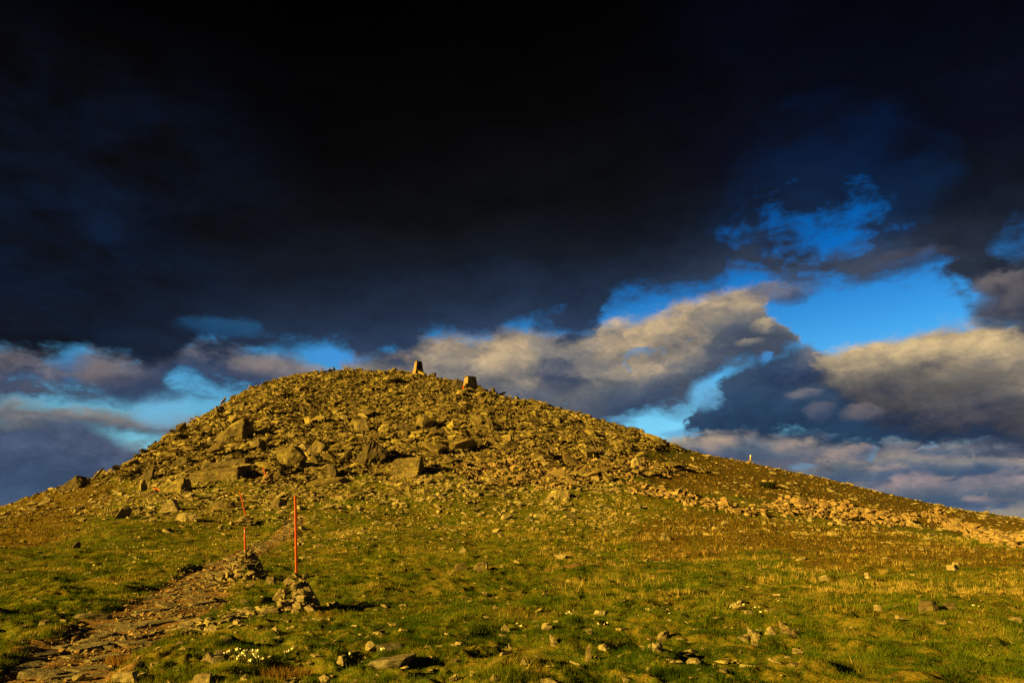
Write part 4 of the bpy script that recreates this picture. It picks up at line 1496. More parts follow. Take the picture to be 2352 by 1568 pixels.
# ------------------------------------------------------------------ the path: soil, slabs, grit
def build_path():
    n, m = 150, 30
    t = np.linspace(0, len(PC) - 1, n)
    i = np.clip(t.astype(int), 0, len(PC) - 2)
    f = (t - i)[:, None]
    # smoothed centre line
    c = PC[i] * (1 - f) + PC[i + 1] * f
    for _ in range(6):
        c[1:-1] = (c[:-2] + 2 * c[1:-1] + c[2:]) / 4
    wv = PW[i] * (1 - f[:, 0]) + PW[i + 1] * f[:, 0]
    d = np.gradient(c, axis=0)
    d /= np.linalg.norm(d, axis=1, keepdims=True)
    nrm = np.stack([d[:, 1], -d[:, 0]], 1)
    u = np.linspace(-1.35, 1.35, m)
    X = c[:, None, 0] + nrm[:, None, 0] * u[None] * wv[:, None]
    Y = c[:, None, 1] + nrm[:, None, 1] * u[None] * wv[:, None]
    e = np.abs(u)[None] * .92 + fbm(X * 1.3, Y * 1.3, 4, 71) * 1.3
    Z = H(X, Y) + 0.012 + fbm(X * 3.0, Y * 3.0, 4, 5) * .05 - 0.12 * smooth(e, .75, 1.2)
    Vv = np.stack([X, Y, Z], -1).reshape(-1, 3)
    J = np.arange(n * m).reshape(n, m)
    Ff = np.stack([J[:-1, :-1].ravel(), J[:-1, 1:].ravel(), J[1:, 1:].ravel(), J[1:, :-1].ravel()], 1)
    mt, nt, b = material('worn_soil')
    P = position()
    a, g = nz(P, 3.0, 5, .6), nz(P, 26.0, 4, .65)
    put(mix(sstep(a + (g - .5) * .8, .35, .65), (0.13, 0.075, 0.034), (0.30, 0.18, 0.085)), b.inputs['Base Color'])
    b.inputs['Roughness'].default_value = .95
    bump(b, g, .8, .03)
    po = mesh_from('path', Vv, Ff, mt, True)
    tag(po, 'stony footpath worn through the turf towards the hill', kind='structure')
    # slabs bedded in the tread
    slabs = []
    r2 = np.random.default_rng(33)
    sm = [shared('slab', crag(300 + k, (1, r2.uniform(.55, .9), r2.uniform(.10, .18)), 'slab', 3, .018, .010), M_SLAB) for k in range(10)]
    placed = []
    tries = 0
    while len(placed) < 290 and tries < 9000:
        tries += 1
        k = r2.random() ** 1.15 * (n - 1)
        i0 = int(k)
        dist = math.hypot(*c[i0])
        uu = r2.normal(.05, .36)
        size = r2.choice([r2.uniform(.2, .45), r2.uniform(.45, 1.0)]) * (1.0 if dist < 25 else 1.25)
        x, y = c[i0] + nrm[i0] * uu * wv[i0]
        if any((x - a_) ** 2 + (y - b_) ** 2 < ((size + s_) * .33) ** 2 for a_, b_, s_ in placed):
            continue
        placed.append((x, y, size))
        nn = normals(np.array([x]), np.array([y]), .3)[0]
        o = bpy.data.objects.new('slab', sm[r2.integers(0, 10)])
        C.objects.link(o)
        o.parent = po
        up = (Vector(nn) + Vector((r2.normal(0, .05), r2.normal(0, .05), 0))).normalized()
        q = up.to_track_quat('Z', 'Y') @ Euler((0, 0, r2.uniform(0, 6.28))).to_quaternion()
        o.rotation_euler = q.to_euler()
        s = size * 1.15
        o.scale = (s, s, s * r2.uniform(.55, .9))
        o.location = (x, y, float(H(x, y)) - .008 * size + r2.uniform(-.005, .025))
    for (x0, x1, y0, y1) in ((18, 62, 655, 671), (62, 104, 664, 674), (30, 100, 672, 682), (118, 148, 640, 650), (85, 118, 640, 652), (100, 128, 622, 630), (150, 172, 618, 626), (140, 166, 606, 613)):
        a, b_ = at((x0 + x1) / 2, min(y1, 681)), at((x0 + x1) / 2, y0)
        L, dp = (x1 - x0) * mpp(a), max(.2, min(1.4, math.hypot(b_.x - a.x, b_.y - a.y)))
        v, f = crag(x0 + 7, (1.0, dp / L, .12 / L), 'slab', 4, .022, .014)
        o = bpy.data.objects.new('slab', mesh_from('slab', v * L, f, M_SLAB, False, link=False))
        C.objects.link(o)
        o.parent = po
        q = (a + b_) / 2
        o.location = (q.x, q.y, float(H(q.x, q.y)) - .01)
        o.rotation_euler = Vector(normals(np.array([q.x]), np.array([q.y]), .4)[0]).to_track_quat('Z', 'Y').to_euler()
    # loose grit and pebbles
    k = (R.random(3400) ** 1.2 * (n - 1)).astype(int)
    uu = R.normal(0, .75, 3400)
    x, y = c[k, 0] + nrm[k, 0] * uu * wv[k], c[k, 1] + nrm[k, 1] * uu * wv[k]
    sz = R.uniform(.02, .06, 3400) * np.clip(np.hypot(x, y) / 12, .9, 1.7) * np.where(R.random(3400) < .15, 1.8, 1)
    ok = (np.abs(uu) < 1.5)
    x, y, sz = x[ok], y[ok], sz[ok]
    nn = normals(x, y, .3)
    vv, ff, tt = merge(R.integers(0, len(PROTO), len(x)), np.stack([x, y, H(x, y) + sz * .15 + .015], 1), rots(len(x), nn, .5), np.repeat(sz[:, None], 3, 1), R.random(len(x)))
    g = mesh_from('gravel', vv, ff, M_FRESH, False, {'tint': tt}, parent=po)
    g['kind'] = 'stuff'
    return c, nrm, wv


PCL, PNR, PWD = build_path()
LAND.append(('the path', 120, 640))

# faint earth trail over the grass
def build_trail():
    pts = []
    for x0, y0 in [(1560, 1306), (1640, 1300), (1720, 1291), (1800, 1282), (1880, 1274), (1960, 1265), (2040, 1254)]:
        p = at(x0 * 1024 / 2352 - 140, y0 * 1024 / 2352)
        pts.append((p.x, p.y))
    c = np.array(pts)
    n, m = 90, 7
    t = np.linspace(0, len(c) - 1.001, n)
    i = t.astype(int)
    f = (t - i)[:, None]
    c = c[i] * (1 - f) + c[i + 1] * f
    for _ in range(8):
        c[1:-1] = (c[:-2] + 2 * c[1:-1] + c[2:]) / 4
    c += np.stack([fbm(t * 1.1, t * 0, 3, 4), fbm(t * 1.3, t * 0 + 5, 3, 9)], 1) * .7
    d = np.gradient(c, axis=0)
    d /= np.linalg.norm(d, axis=1, keepdims=True)
    nr_ = np.stack([d[:, 1], -d[:, 0]], 1)
    u = np.linspace(-1, 1, m)
    X = c[:, None, 0] + nr_[:, None, 0] * u[None] * .38
    Y = c[:, None, 1] + nr_[:, None, 1] * u[None] * .38
    Z = H(X, Y) + .03 - .16 * smooth(np.abs(u)[None] + fbm(X * 1.2, Y * 1.2, 3, 3) * 1.1, .35, 1.0)
    J = np.arange(n * m).reshape(n, m)
    Ff = np.stack([J[:-1, :-1].ravel(), J[:-1, 1:].ravel(), J[1:, 1:].ravel(), J[1:, :-1].ravel()], 1)
    o = mesh_from('trail', np.stack([X, Y, Z], -1).reshape(-1, 3), Ff, bpy.data.materials['worn_soil'], True)
    tag(o, 'faint bare earth trail crossing the green slope', kind='structure')


build_trail()

# ------------------------------------------------------------------ loose rock
def thin(X, Y, prob):
    keep = R.random(len(X)) < prob
    for kx, ky, kr in KEEP:
        keep &= (X - kx) ** 2 + (Y - ky) ** 2 > kr * kr
    return keep


def region(n, polys, ymin, ymax, jitter=1.0):
    X, Y = sample(n, ymin, ymax)
    Z = H(X, Y)
    px, py, d = project(X, Y, Z)
    px = px + fbm(X * .35, Y * .35, 4, 31) * 26 * np.clip(40 / d, .4, 1.5) * jitter
    py = py + fbm(X * .35, Y * .35, 4, 57) * 14 * np.clip(40 / d, .4, 1.5) * jitter
    ins = np.zeros(n, bool)
    for p in polys:
        ins |= poly_mask(px, py, p)
    ins &= (px > -120) & (px < 1150)
    return X[ins], Y[ins]


hill = Rocks()
# the scree: three sizes
X, Y = region(60000, [SCREE], 45, 142)
patch = fbm(X * .12, Y * .12, 3, 91)
k = thin(X, Y, np.clip(.56 + patch * .6, .08, 1))
hill.add(X[k], Y[k], np.exp(R.normal(-.50, .40, k.sum())), .62, slab=.94, lift=.42, long=1.5)
X, Y = region(40000, [SCREE], 45, 142)
k = thin(X, Y, .6)
hill.add(X[k], Y[k], R.uniform(.3, .6, k.sum()), .7, slab=.85, lift=.55)
X, Y = region(5200, [SCREE], 52, 140)
patch = fbm(X * .1 + 4, Y * .1, 3, 19)
k = thin(X, Y, np.clip(.16 + patch * .9, .02, .8))
hill.add(X[k], Y[k], R.uniform(1.0, 1.9, k.sum()), .42, slab=.95, lift=.16, long=1.3)
# skirt of slabs thinning out on the grass
X, Y = region(60000, [SKIRT], 36, 92)
k = thin(X, Y, np.clip(.34 + fbm(X * .3, Y * .3, 3, 77) * 1.3, 0.03, .9))
hill.add(X[k], Y[k], np.exp(R.normal(-.85, .45, k.sum())), .25, long=1.4, slab=.9, lift=.08, flat=.8)

fresh = Rocks()
X, Y = region(110000, [FINE], 50, 120)
k = thin(X, Y, .75)
fresh.add(X[k], Y[k], np.exp(R.normal(-1.05, .35, k.sum())), .50, slab=.75, lift=.45)
X, Y = region(90000, [BAND1, BAND2, BAND3], 30, 125, .5)
k = thin(X, Y, .8)
fresh.add(X[k], Y[k], np.exp(R.normal(-.95, .42, k.sum())), .5, slab=.65, lift=.45)

field = Rocks()
# scattered stones over the whole moor, denser uphill towards the scree
X, Y = sample(70000, 26, 128)
px, py, d = project(X, Y, H(X, Y))
dens = .08 + .6 * smooth(fbm(X * .11, Y * .11, 4, 6), .06, .36) + (.35 + .55 * ((px > 130) & (px < 640))) * smooth(-py, -548, -490)
dens *= np.where(px > 620, np.where(py < 505, .22, .5), 1)
k = thin(X, Y, dens) & (px > -30) & (px < 1060)
field.add(X[k], Y[k], np.exp(R.normal(-1.22, .45, k.sum())) * np.clip(d[k] / 50, .7, 1.3), .22, slab=.8, lift=.14, flat=.8)
# stones in the near turf
X, Y = sample(15000, 7.5, 30)
px, py, d = project(X, Y, H(X, Y))
dens = (.16 + .55 * smooth(fbm(X * .45 + 3, Y * .45, 3, 66), -.02, .40)) * np.where(Y < 15.5, 1, .16)
dens *= np.where(px > 800, .35, 1) * np.where((px < 330) & (py > 600), 1.7, 1)
pdist = path_dist(X, Y)
dens = np.where(pdist < 1.0, .10, np.where((pdist < 1.7) & (px > 60), np.maximum(dens, .35), dens))
k = thin(X, Y, dens)
field.add(X[k], Y[k], np.minimum(np.exp(R.normal(-2.2, .48, k.sum())), .24), .20, slab=.8, lift=.26, flat=.9)
# kerb-like string of slabs from the path up to the tall cairn
u = R.random(70)
lx = 172 + u * 92 + R.normal(0, 4, 70)
ly = 631 - u * 19 + R.normal(0, 3.2, 70)
X, Y, _z = ground_guess(lx, ly)
field.add(X, Y, R.uniform(.10, .34, 70), .15, slab=.95, lift=.08)

ORD = 'nearest second third fourth fifth sixth seventh eighth ninth tenth eleventh twelfth thirteenth fourteenth fifteenth sixteenth seventeenth eighteenth nineteenth twentieth twenty-first twenty-second twenty-third twenty-fourth twenty-fifth twenty-sixth twenty-seventh twenty-eighth twenty-ninth thirtieth'.split()
LAND += [('the white flower clump', 245, 656), ('the red-brown heather bush', 286, 676), ('the notched stone', 202, 679), ('the straw-brown bush', 118, 661), ('the white flower trio', 287, 652), ('the dark hollow', 648, 612), ('the string of slabs', 200, 620)]


def share_out(rocks, n_single, name, cat, mat, group, stuff_name, stuff_label, where, me_name, sizes, adj):
    a = rocks.get()
    pos, scl = a['pos'], a['scl']
    px, py, d = project(pos[:, 0], pos[:, 1], pos[:, 2])
    app = scl.mean(1) / d * FPX
    inv = (px > 4) & (px < 1020) & (py < 678) & (py > 300)
    order = np.argsort(-np.where(inv, app, 0))
    single = order[:n_single]
    rest = np.setdiff1d(np.arange(len(px)), single)
    v, f, t = merge(a['id'][rest], pos[rest], a['rot'][rest], scl[rest], a['tint'][rest])
    o = mesh_from(stuff_name, v, f, mat, False, {'tint': t})
    tag(o, stuff_label, kind='stuff')
    mes = {}
    rows = []
    for i in single:
        k = int(a['id'][i])
        if k not in mes:
            mes[k] = shared(name, PROTO[k], mat)
        o = bpy.data.objects.new(name, mes[k])
        C.objects.link(o)
        Rm = Matrix(a['rot'][i].tolist()).to_4x4()
        o.matrix_world = Matrix.Translation(pos[i].tolist()) @ Rm @ Matrix.Diagonal((*scl[i].tolist(), 1))
        up = a['rot'][i][2, 2]
        shape = ('flat slab' if up > .86 else 'tilted slab' if up > .55 else 'upright slab') if k < N_SLAB else ('angular block' if scl[i].mean() > sizes else 'small block')
        j = min(range(len(LAND)), key=lambda q: (LAND[q][1] - px[i]) ** 2 + ((LAND[q][2] - py[i]) * 1.6) ** 2)
        dx, dy = px[i] - LAND[j][1], (py[i] - LAND[j][2])
        if abs(dy) * 1.3 > abs(dx):
            way = 'uphill of' if dy < 0 else 'downhill of'
        else:
            way = 'to the right of' if dx > 0 else 'to the left of'
        shape = adj + ' ' + shape
        rows.append((shape, LAND[j][0], way, math.hypot(dx, dy), o))
    by = {}
    for r in rows:
        by.setdefault(r[:3], []).append(r)
    for (shape, w_, way), v in by.items():
        v.sort(key=lambda r: r[3])
        for q, r in enumerate(v):
            where_ = where
            if len((shape + ' ' + way + ' ' + w_ + ' ' + where).split()) > 14:
                where_ = 'there'
            tag(r[4], f'{ORD[min(q, 29)]} {shape} {way} {w_}, {where_}' if q else f'{shape} closest {way} {w_}, {where_}', cat, group)
    print(stuff_name, len(px), 'rocks; groups', len(by), 'largest', max(len(v) for v in by.values()), 'tris', len(f), 'min px', app[single].min())


share_out(hill, 230, 'rock', 'rock', M_ROCK, 'rocks of the scree', 'scree', 'grey and yellow lichened scree covering the hill', 'in the scree', 'rock', 1.4, 'grey')
share_out(fresh, 60, 'rock', 'rock', M_FRESH, 'rusty rocks of the lower screes', 'rubble', 'rusty broken stone of the lower scree and the stone bands', 'in the rubble', 'rock', 1.0, 'rusty')
share_out(field, 220, 'stone', 'stone', M_PALE, 'loose stones in the turf', 'loose_stones', 'scattered small stones over the moor', 'in the turf', 'stone', .2, 'pale')

# ------------------------------------------------------------------ grass and other plants
def leaf_material(name, stops, trans=0.35):
    m = bpy.data.materials.new(name)
    m.use_nodes = True
    nt = m.node_tree
    nt.nodes.clear()
    E.nt = nt
    out = nt.nodes.new('ShaderNodeOutputMaterial')
    d = nt.nodes.new('ShaderNodeBsdfDiffuse')
    t = nt.nodes.new('ShaderNodeBsdfTranslucent')
    mx = nt.nodes.new('ShaderNodeMixShader')
    mx.inputs[0].default_value = trans
    col = ramp(attr('tint'), stops)
    put(col, d.inputs[0]); put(col, t.inputs[0])
    nt.links.new(d.outputs[0], mx.inputs[1])
    nt.links.new(t.outputs[0], mx.inputs[2])
    nt.links.new(mx.outputs[0], out.inputs[0])
    return m


M_GRASS = leaf_material('grass_blades', [(0.0, (0.036, 0.070, 0.006)), (0.35, (0.090, 0.138, 0.012)), (0.6, (0.175, 0.182, 0.023)), (0.8, (0.27, 0.21, 0.05)), (1.0, (0.58, 0.45, 0.17))])
M_HEATH = leaf_material('heather_leaves', [(0.0, (0.055, 0.036, 0.010)), (0.5, (0.135, 0.085, 0.022)), (0.8, (0.20, 0.125, 0.032)), (1.0, (0.10, 0.095, 0.020))], .2)


def blades(X, Y, Z, h, w_, lean, yaw=None, bend=None):
    n = len(X)
    yaw = R.uniform(0, 2 * math.pi, n) if yaw is None else yaw
    la = R.uniform(0, 2 * math.pi, n) if bend is None else bend
    Vv = np.empty((n, 3, 3))
    cx, sy = np.cos(yaw) * w_ / 2, np.sin(yaw) * w_ / 2
    Vv[:, 0] = np.stack([X - cx, Y - sy, Z], 1)
    Vv[:, 1] = np.stack([X + cx, Y + sy, Z], 1)
    Vv[:, 2] = np.stack([X + np.cos(la) * lean * h, Y + np.sin(la) * lean * h, Z + h], 1)
    return Vv.reshape(-1, 3), np.arange(n * 3).reshape(-1, 3)


def mask_at(field_, X, Y):
    a = np.clip((np.arctan2(X, Y) - AZ_F[0]) / (AZ_F[1] - AZ_F[0]), 0, len(AZ_F) - 1.01).astype(int)
    r = np.clip((np.log(np.hypot(X, Y)) - math.log(R_F[0])) / (math.log(R_F[1]) - math.log(R_F[0])), 0, len(R_F) - 1.01).astype(int) + N5
    return field_[r, a]


def grass():
    n = 1150000
    r = np.exp(R.uniform(math.log(6.5), math.log(62), n))
    a = R.uniform(-.80, .80, n)
    X, Y = r * np.sin(a), r * np.cos(a)
    # gather into tussocks
    cell = np.clip(r * .016, .10, .6)
    X += R.normal(0, .3, n) * cell
    tus = fbm(X * 1.9, Y * 1.9, 3, 101)
    cl = fbm(X * 5.5, Y * 5.5, 2, 55)
    dens = .46 + tus * 1.3 + cl * 1.0
    keep = R.random(n) < np.clip(dens, .05, 1)
    keep &= mask_at(m_sc, X, Y) < .5
    keep &= path_dist(X, Y) > 1.0 + fbm(X * 1.5, Y * 1.5, 3, 9) * .6
    he = mask_at(m_he, X, Y)
    keep &= R.random(n) > he * .8
    bare = fbm(X * .8 + 7, Y * .8, 4, 140)
    keep &= (bare < .26) | (R.random(n) < .4)
    for kx, ky, kr in KEEP:
        keep &= (X - kx) ** 2 + (Y - ky) ** 2 > (kr * .75) ** 2
    X, Y, r, tus, cl = X[keep], Y[keep], r[keep], tus[keep], cl[keep]
    n = len(X)
    h = (.026 + .050 * np.clip(tus + .45, 0, 1) + .024 * R.random(n)) * np.clip(.85 + r / 60, .9, 1.5)
    dry = mask_at(m_dr, X, Y)
    tone = .24 + .16 * smooth(r, 13, 24) + fbm(X * .5, Y * .5, 4, 23) * .75 + fbm(X * 3, Y * 3, 2, 29) * .45 + R.normal(0, .13, n) + dry * .28 * (R.random(n) < .6)
    strag = R.random(n) < .008
    tone = np.where(strag, tone + .35, tone) + .22 * smooth(r, 18, 40) * smooth(fbm(X * .14, Y * .14, 3, 41), -.15, .25)
    h = np.where(strag, h * 1.8, h)
    w_ = np.clip(r * .0007, .0055, .04) * R.uniform(.7, 1.4, n)
    v, f = blades(X, Y, H(X, Y) - .01, h, w_, R.uniform(.1, .9, n))
    o = mesh_from('grass', v, f, M_GRASS, False, {'tint': np.repeat(np.clip(tone, 0, 1), 3)})
    tag(o, 'short green and straw coloured mountain grass', kind='stuff')


def heather():
    n = 170000
    r = np.exp(R.uniform(math.log(14), math.log(120), n))
    a = R.uniform(-.78, .78, n)
    X, Y = r * np.sin(a), r * np.cos(a)
    he = mask_at(m_he, X, Y).astype(float)
    p2 = smooth(fbm(X * .45 + 11, Y * .45, 4, 202), .12, .30)
    clump = smooth(fbm(X * 1.6, Y * 1.6, 3, 61), -.10, .25)
    keep = R.random(n) < np.clip(he * .9 + p2 * .5, 0, 1) * (.25 + .75 * clump)
    keep &= (mask_at(m_sc, X, Y) < .5) & (path_dist(X, Y) > 1.2)
    X, Y, r = X[keep], Y[keep], r[keep]
    n = len(X)
    w_ = np.clip(r * .0018, .02, .16) * R.uniform(.6, 1.3, n)
    h = np.clip(r * .0028, .05, .20) * R.uniform(.5, 1.3, n)
    v, f = blades(X, Y, H(X, Y) - .01, h, w_, R.uniform(.1, .9, n))
    o = mesh_from('heather', v, f, M_HEATH, False, {'tint': np.repeat(np.clip(R.normal(.5, .25, n) + fbm(X, Y, 2, 5) * .4, 0, 1), 3)})
    tag(o, 'low brown heather and bilberry carpeting the slopes', kind='stuff')


def straw():
    n = 120000
    X, Y = sample(n, 14, 60)
    px, py, d = project(X, Y, H(X, Y))
    dr = poly_mask(px, py, DRY_R)
    cl = smooth(fbm(X * .9, Y * 2.2, 3, 88), .02, .30)
    sp = smooth(fbm(X * .5 + 2, Y * .9, 4, 93), .18, .34) * (px > 540) * (py < 600) * .25
    keep = R.random(n) < np.where(dr, cl, sp)
    X, Y, d = X[keep], Y[keep], d[keep]
    k = 5
    X, Y, d = np.repeat(X, k), np.repeat(Y, k), np.repeat(d, k)
    X, Y = X + R.normal(0, .04, len(X)), Y + R.normal(0, .04, len(X))
    n = len(X)
    v, f = blades(X, Y, H(X, Y) - .01, R.uniform(.10, .26, n), np.clip(d * .0006, .008, .03), R.uniform(.1, .7, n))
    o = mesh_from('dry_grass', v, f, M_GRASS, False, {'tint': np.repeat(np.clip(R.normal(.92, .08, n), 0, 1), 3)})
    tag(o, 'pale dry grass in streaks across the green slope', kind='stuff')


grass()
heather()
straw()


def tuft_mesh(seed, n, hgt, spread, mat, tone, width, name, lean=.8):
    global R
    keep = R
    R = np.random.default_rng(seed)
    a = R.uniform(0, 6.28, n)
    rr = np.sqrt(R.random(n)) * spread
    X, Y = rr * np.cos(a), rr * np.sin(a)
    v, f = blades(X, Y, np.zeros(n) - .02, hgt * R.uniform(.5, 1, n), width * np.ones(n), R.uniform(.1, lean, n), bend=a + R.normal(0, .6, n))
    me = mesh_from(name, v, f, mat, False, {'tint': np.repeat(np.clip(R.normal(*tone, n), 0, 1), 3)}, link=False)
    R = keep
    return me


TUFT = [tuft_mesh(i, 130, 1.0, .22, M_GRASS, (.93, .07), .035, 'blades', .7) for i in range(3)]


def z5p(a, b):
    return ((2600 + a / 1.572) / 4, (1800 + b / 1.572) / 4)


tufts = [((1470, 780), 30, 'tallest feathery tuft of dry grass by itself on the far green slope'), ((1605, 875), 26, 'bushy tuft of dry grass standing up from the dry streak'),
         ((2090, 828), 16, 'small round tuft of dry grass past the bushy tuft'), ((215, 672), 20, 'dark-shadowed tuft of dry grass in the middle of the green slope'),
         ((165, 632), 16, 'small tuft of dry grass uphill of the dark-shadowed tuft'), ((340, 698), 16, 'sparse tuft of dry grass downhill of the dark-shadowed tuft'),
         ((905, 760), 20, 'broad tuft of dry grass up the slope from the whitish stone'), ((945, 752), 18, 'narrow tuft of dry grass next to the broad one'),
         ((700, 815), 22, 'pale tuft of dry grass at the start of the dry streak'), ((1592, 780), 14, 'low tuft of dry grass beyond the tallest feathery tuft'),
         ((1690, 925), 16, 'low tuft of dry grass below the dry streak'), ((2200, 900), 22, 'last tuft of dry grass at the end of the dry streak'),
         ((1950, 890), 24, 'spreading tuft of dry grass in the thick of the streak'), ((2010, 715), 14, 'lone tuft of dry grass near the small stone heap'),
         ((640, 620), 14, 'lone tuft of dry grass where the heather begins'), ((1855, 918), 16, 'short tuft of dry grass under the thick of the streak')]
for i, ((a, b), hp, lab) in enumerate(tufts):
    x_, y_ = z5p(a, b)
    p = at(x_, y_)
    s = hp / 1.572 / 4 * mpp(p) * 1.5
    o = bpy.data.objects.new('grass_tuft', TUFT[i % 3])
    C.objects.link(o)
    o.location = p
    o.rotation_euler = (0, 0, i * 1.3)
    o.scale = (s * 1.25, s * 1.25, s)
    tag(o, lab, 'grass tuft', 'dry grass tufts')

# heather bushes
for (x_, y_, wpx, hpx, lab, tn) in ((286, 684, 44, 15, 'red-brown heather bush beside the jagged pale stone', (.72, .15)), (118, 665, 22, 11, 'straw-brown heather bush overhanging the edge of the path', (.95, .1)),
                                    (768, 487, 14, 7, 'dark green juniper bush low on the ridge slope', (.0, .0))):
    p = at(x_, min(y_, 681))
    m = mpp(p)
    t = empty('heather_bush' if tn[1] else 'juniper_bush', p, lab, 'bush')
    mt = M_HEATH
    if not tn[1]:
        mt = leaf_material('juniper_leaves', [(0, (.012, .016, .005)), (1, (.035, .04, .010))], .1)
        tn = (.5, .3)
    elif tn[0] > .9:
        mt = leaf_material('withered_heather', [(0, (.16, .085, .03)), (1, (.34, .20, .07))], .2)
        tn = (.5, .3)
    me = tuft_mesh(91, 900, 1.0, .5, mt, tn, .035, 'foliage', .35)
    o = bpy.data.objects.new('foliage', me)
    C.objects.link(o)
    o.parent = t
    o.scale = (wpx * m, wpx * m * .6, hpx * m)
    for q in range(5):
        bar('stem', (q * .03 - .06, 0, -.02), ((q - 2) * .22 * wpx * m * .6, .03 * q, hpx * m * .6), .008, M_WOOD, t, seg=2)
    KEEP.append((p.x, p.y, .2))

# white flowers on short stems
M_PETAL, _nt, _b = material('white_petals')
_b.inputs['Base Color'].default_value = (0.80, 0.77, 0.62, 1)
_b.inputs['Roughness'].default_value = .6
M_STEM, _nt, _b = material('green_stem')
_b.inputs['Base Color'].default_value = (0.10, 0.13, 0.03, 1)
M_EYE, _nt, _b = material('yellow_eye')
_b.inputs['Base Color'].default_value = (0.55, 0.38, 0.04, 1)


def flower_parts(seed):
    rng = random.Random(seed)
    bm = bmesh.new()
    n = 6
    for i in range(n):
        a = i * 2 * math.pi / n + rng.uniform(-.15, .15)
        u, t = Vector((math.cos(a), math.sin(a), 0)), Vector((-math.sin(a), math.cos(a), 0))
        r1, z1, r2, z2 = .016, .008, .026 + rng.uniform(-.004, .004), .024 + rng.uniform(-.006, .006)
        vs = [bm.verts.new(p) for p in (u * .002, u * r1 + t * .009 + Vector((0, 0, z1)), u * r2 + t * .008 + Vector((0, 0, z2)), u * (r2 + .003) + Vector((0, 0, z2 + .004)), u * r2 - t * .008 + Vector((0, 0, z2)), u * r1 - t * .009 + Vector((0, 0, z1)))]
        bm.faces.new(vs)
    pet = shared('bloom', bm_arrays(bm), M_PETAL)
    bm = bmesh.new()
    bmesh.ops.create_icosphere(bm, subdivisions=1, radius=.006, matrix=Matrix.Translation((0, 0, .006)))
    return pet, shared('eye', bm_arrays(bm), M_EYE)


FL = [flower_parts(i) for i in range(3)]


def stem_mesh():
    bm = bmesh.new()
    prev = None
    for z, x in ((-.02, 0), (.05, .004), (.10, .012)):
        ring = [bm.verts.new((x + .0022 * math.cos(q * 2.094), .0022 * math.sin(q * 2.094), z)) for q in range(3)]
        if prev:
            for q in range(3):
                bm.faces.new((prev[q], prev[(q + 1) % 3], ring[(q + 1) % 3], ring[q]))
        prev = ring
    for q in range(3):   # small leaves at the foot
        a = q * 2.1
        bm.faces.new([bm.verts.new(p) for p in ((0, 0, 0), (.03 * math.cos(a), .03 * math.sin(a), .02), (.03 * math.cos(a + .4), .03 * math.sin(a + .4), .02))])
    return shared('stem', bm_arrays(bm), M_STEM)


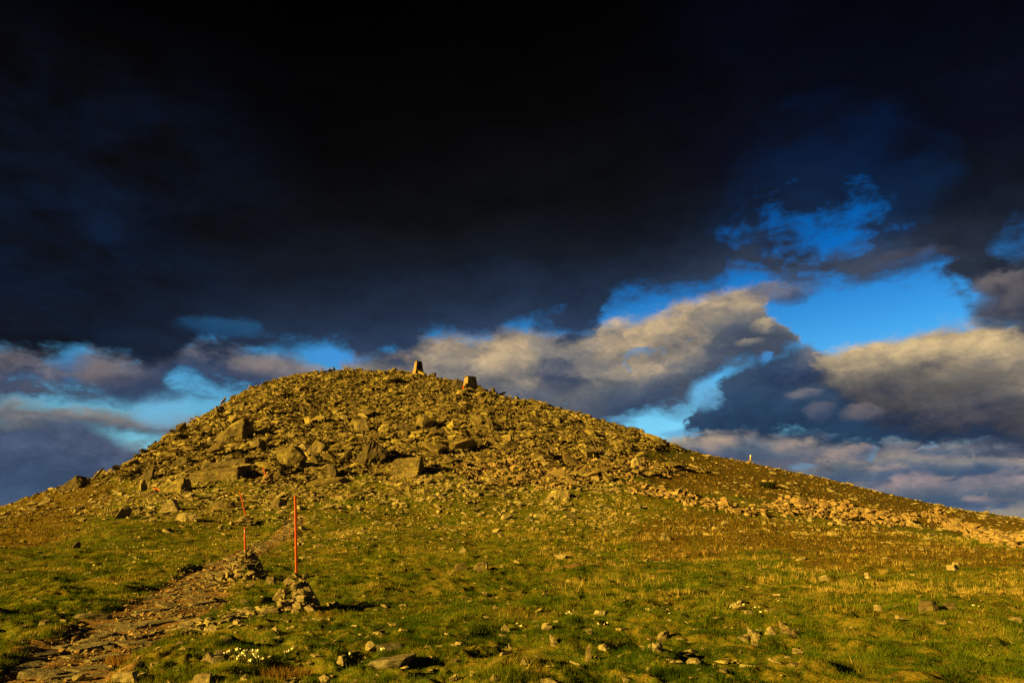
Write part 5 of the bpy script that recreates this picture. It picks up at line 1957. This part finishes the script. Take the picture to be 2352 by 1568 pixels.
STEM = stem_mesh()
groups = [
    ('white flower in the dense clump near the wide grey slab', 'white flowers of the dense clump', [(235, 654), (239, 653), (244, 652.5), (246, 655), (241.5, 658.5), (246, 658.5), (249.5, 655.5), (252, 657), (255, 656), (236.5, 661), (257, 655), (253, 660), (240, 656), (250, 665), (238, 658)]),
    ('white flower of the loose pair at the end of the dense clump', 'white flowers at the end of the clump', [(257.5, 661), (261.5, 661.5)]),
    ('white flower of the three growing behind the dense clump', 'white flowers behind the clump', [(222, 656), (227.5, 653.5), (230, 654)]),
    ('white flower of the three in a row between two pale stones', 'white flowers in a row', [(284.5, 654), (287.5, 652.5), (290.5, 651)]),
    ('single white flower apart from the clump', None, [(269, 659)]),
    ('white flower of the cluster uphill of the fin-shaped stone', 'white flowers uphill of the fin stone', [(730.5, 606), (733, 605), (736, 604.5), (738, 603.5), (740.5, 604.5), (743, 605.5), (744, 604)]),
    ('white flower of the pair beside the fin-shaped stone cluster', 'white flowers beside the cluster', [(754, 607), (759.5, 606.5)]),
    ('white flower with a bent head nearest the fin-shaped stone', None, [(760, 612)]),
    ('lone tall white flower on the open grass', None, [(779.5, 600)]),
    ('white flower of the pair near the rounded grey stone', 'white flowers near the rounded grey stone', [(975, 606), (979, 605.5)]),
    ('white flower of the three by the dark hollow', 'white flowers by the dark hollow', [(649, 609), (646, 608.5), (670, 613.5)]),
    ('white flower of the two on tall stems by the bright rounded stone', 'white flowers on tall stems', [(518, 624), (520, 627)]),
    ('white flower of the loose group left of the dark hollow', 'white flowers left of the hollow', [(566, 614), (569, 613.5), (572, 613.5), (599, 625), (605, 624), (608, 623)]),
    ('white flower beside the rounded pale stone and the slab', 'white flowers beside the rounded pale stone', [(349, 656), (382, 653), (385, 651)]),
]
rf = random.Random(2)
for lab, grp, pts in groups:
    pts = sorted(pts)
    for q_, (x_, y_) in enumerate(pts):
        p = at(x_, min(y_ + 3.5, 681))
        k = rf.uniform(.6, .92) * (1.0 if p.y < 12.5 else .95)
        t = empty('white_flower', p, lab if len(pts) == 1 else (('leftmost ' if q_ == 0 else ORD[q_] + ' from left, ') + lab), 'flower', grp, rf.uniform(0, 6.28))
        s = bpy.data.objects.new('stem', STEM)
        C.objects.link(s)
        s.parent = t
        s.scale = (k * 1.5, k * 1.5, k)
        pet, eye = FL[rf.randrange(3)]
        b = bpy.data.objects.new('bloom', pet)
        C.objects.link(b)
        b.parent = t
        b.location = (.012 * k * 1.5, 0, .098 * k)
        b.scale = (k * 1.15, k * 1.15, k * 1.15)
        b.rotation_euler = (rf.uniform(-.6, .6), rf.uniform(-.6, .6), 0)
        e = bpy.data.objects.new('eye', eye)
        C.objects.link(e)
        e.parent = b


def specks():
    """Distant flower drifts on the slope."""
    n = 26000
    X, Y = sample(n, 24, 75)
    px, py, d = project(X, Y, H(X, Y))
    m = poly_mask(px, py, [(150, 1170), (420, 1130), (700, 1120), (1100, 1090), (1120, 1140), (900, 1190), (600, 1230), (480, 1260), (330, 1300), (100, 1340), (60, 1260)])
    k = R.random(n) < m * smooth(fbm(X * .25, Y * .25, 3, 303), .06, .34) * .55
    X, Y, d = X[k], Y[k], d[k]
    v, f = blades(X, Y, H(X, Y) + .05, .05 + d * .0006, .035 + d * .0009, R.uniform(.2, .8, len(X)))
    mt = bpy.data.materials['white_petals'].copy()
    mt.name = 'cream_petals'
    mt.node_tree.nodes['Principled BSDF'].inputs['Base Color'].default_value = (.62, .56, .30, 1)
    o = mesh_from('flower_drift', v, f, mt, False)
    tag(o, 'drifts of small cream flowers on the slope', kind='stuff')


specks()
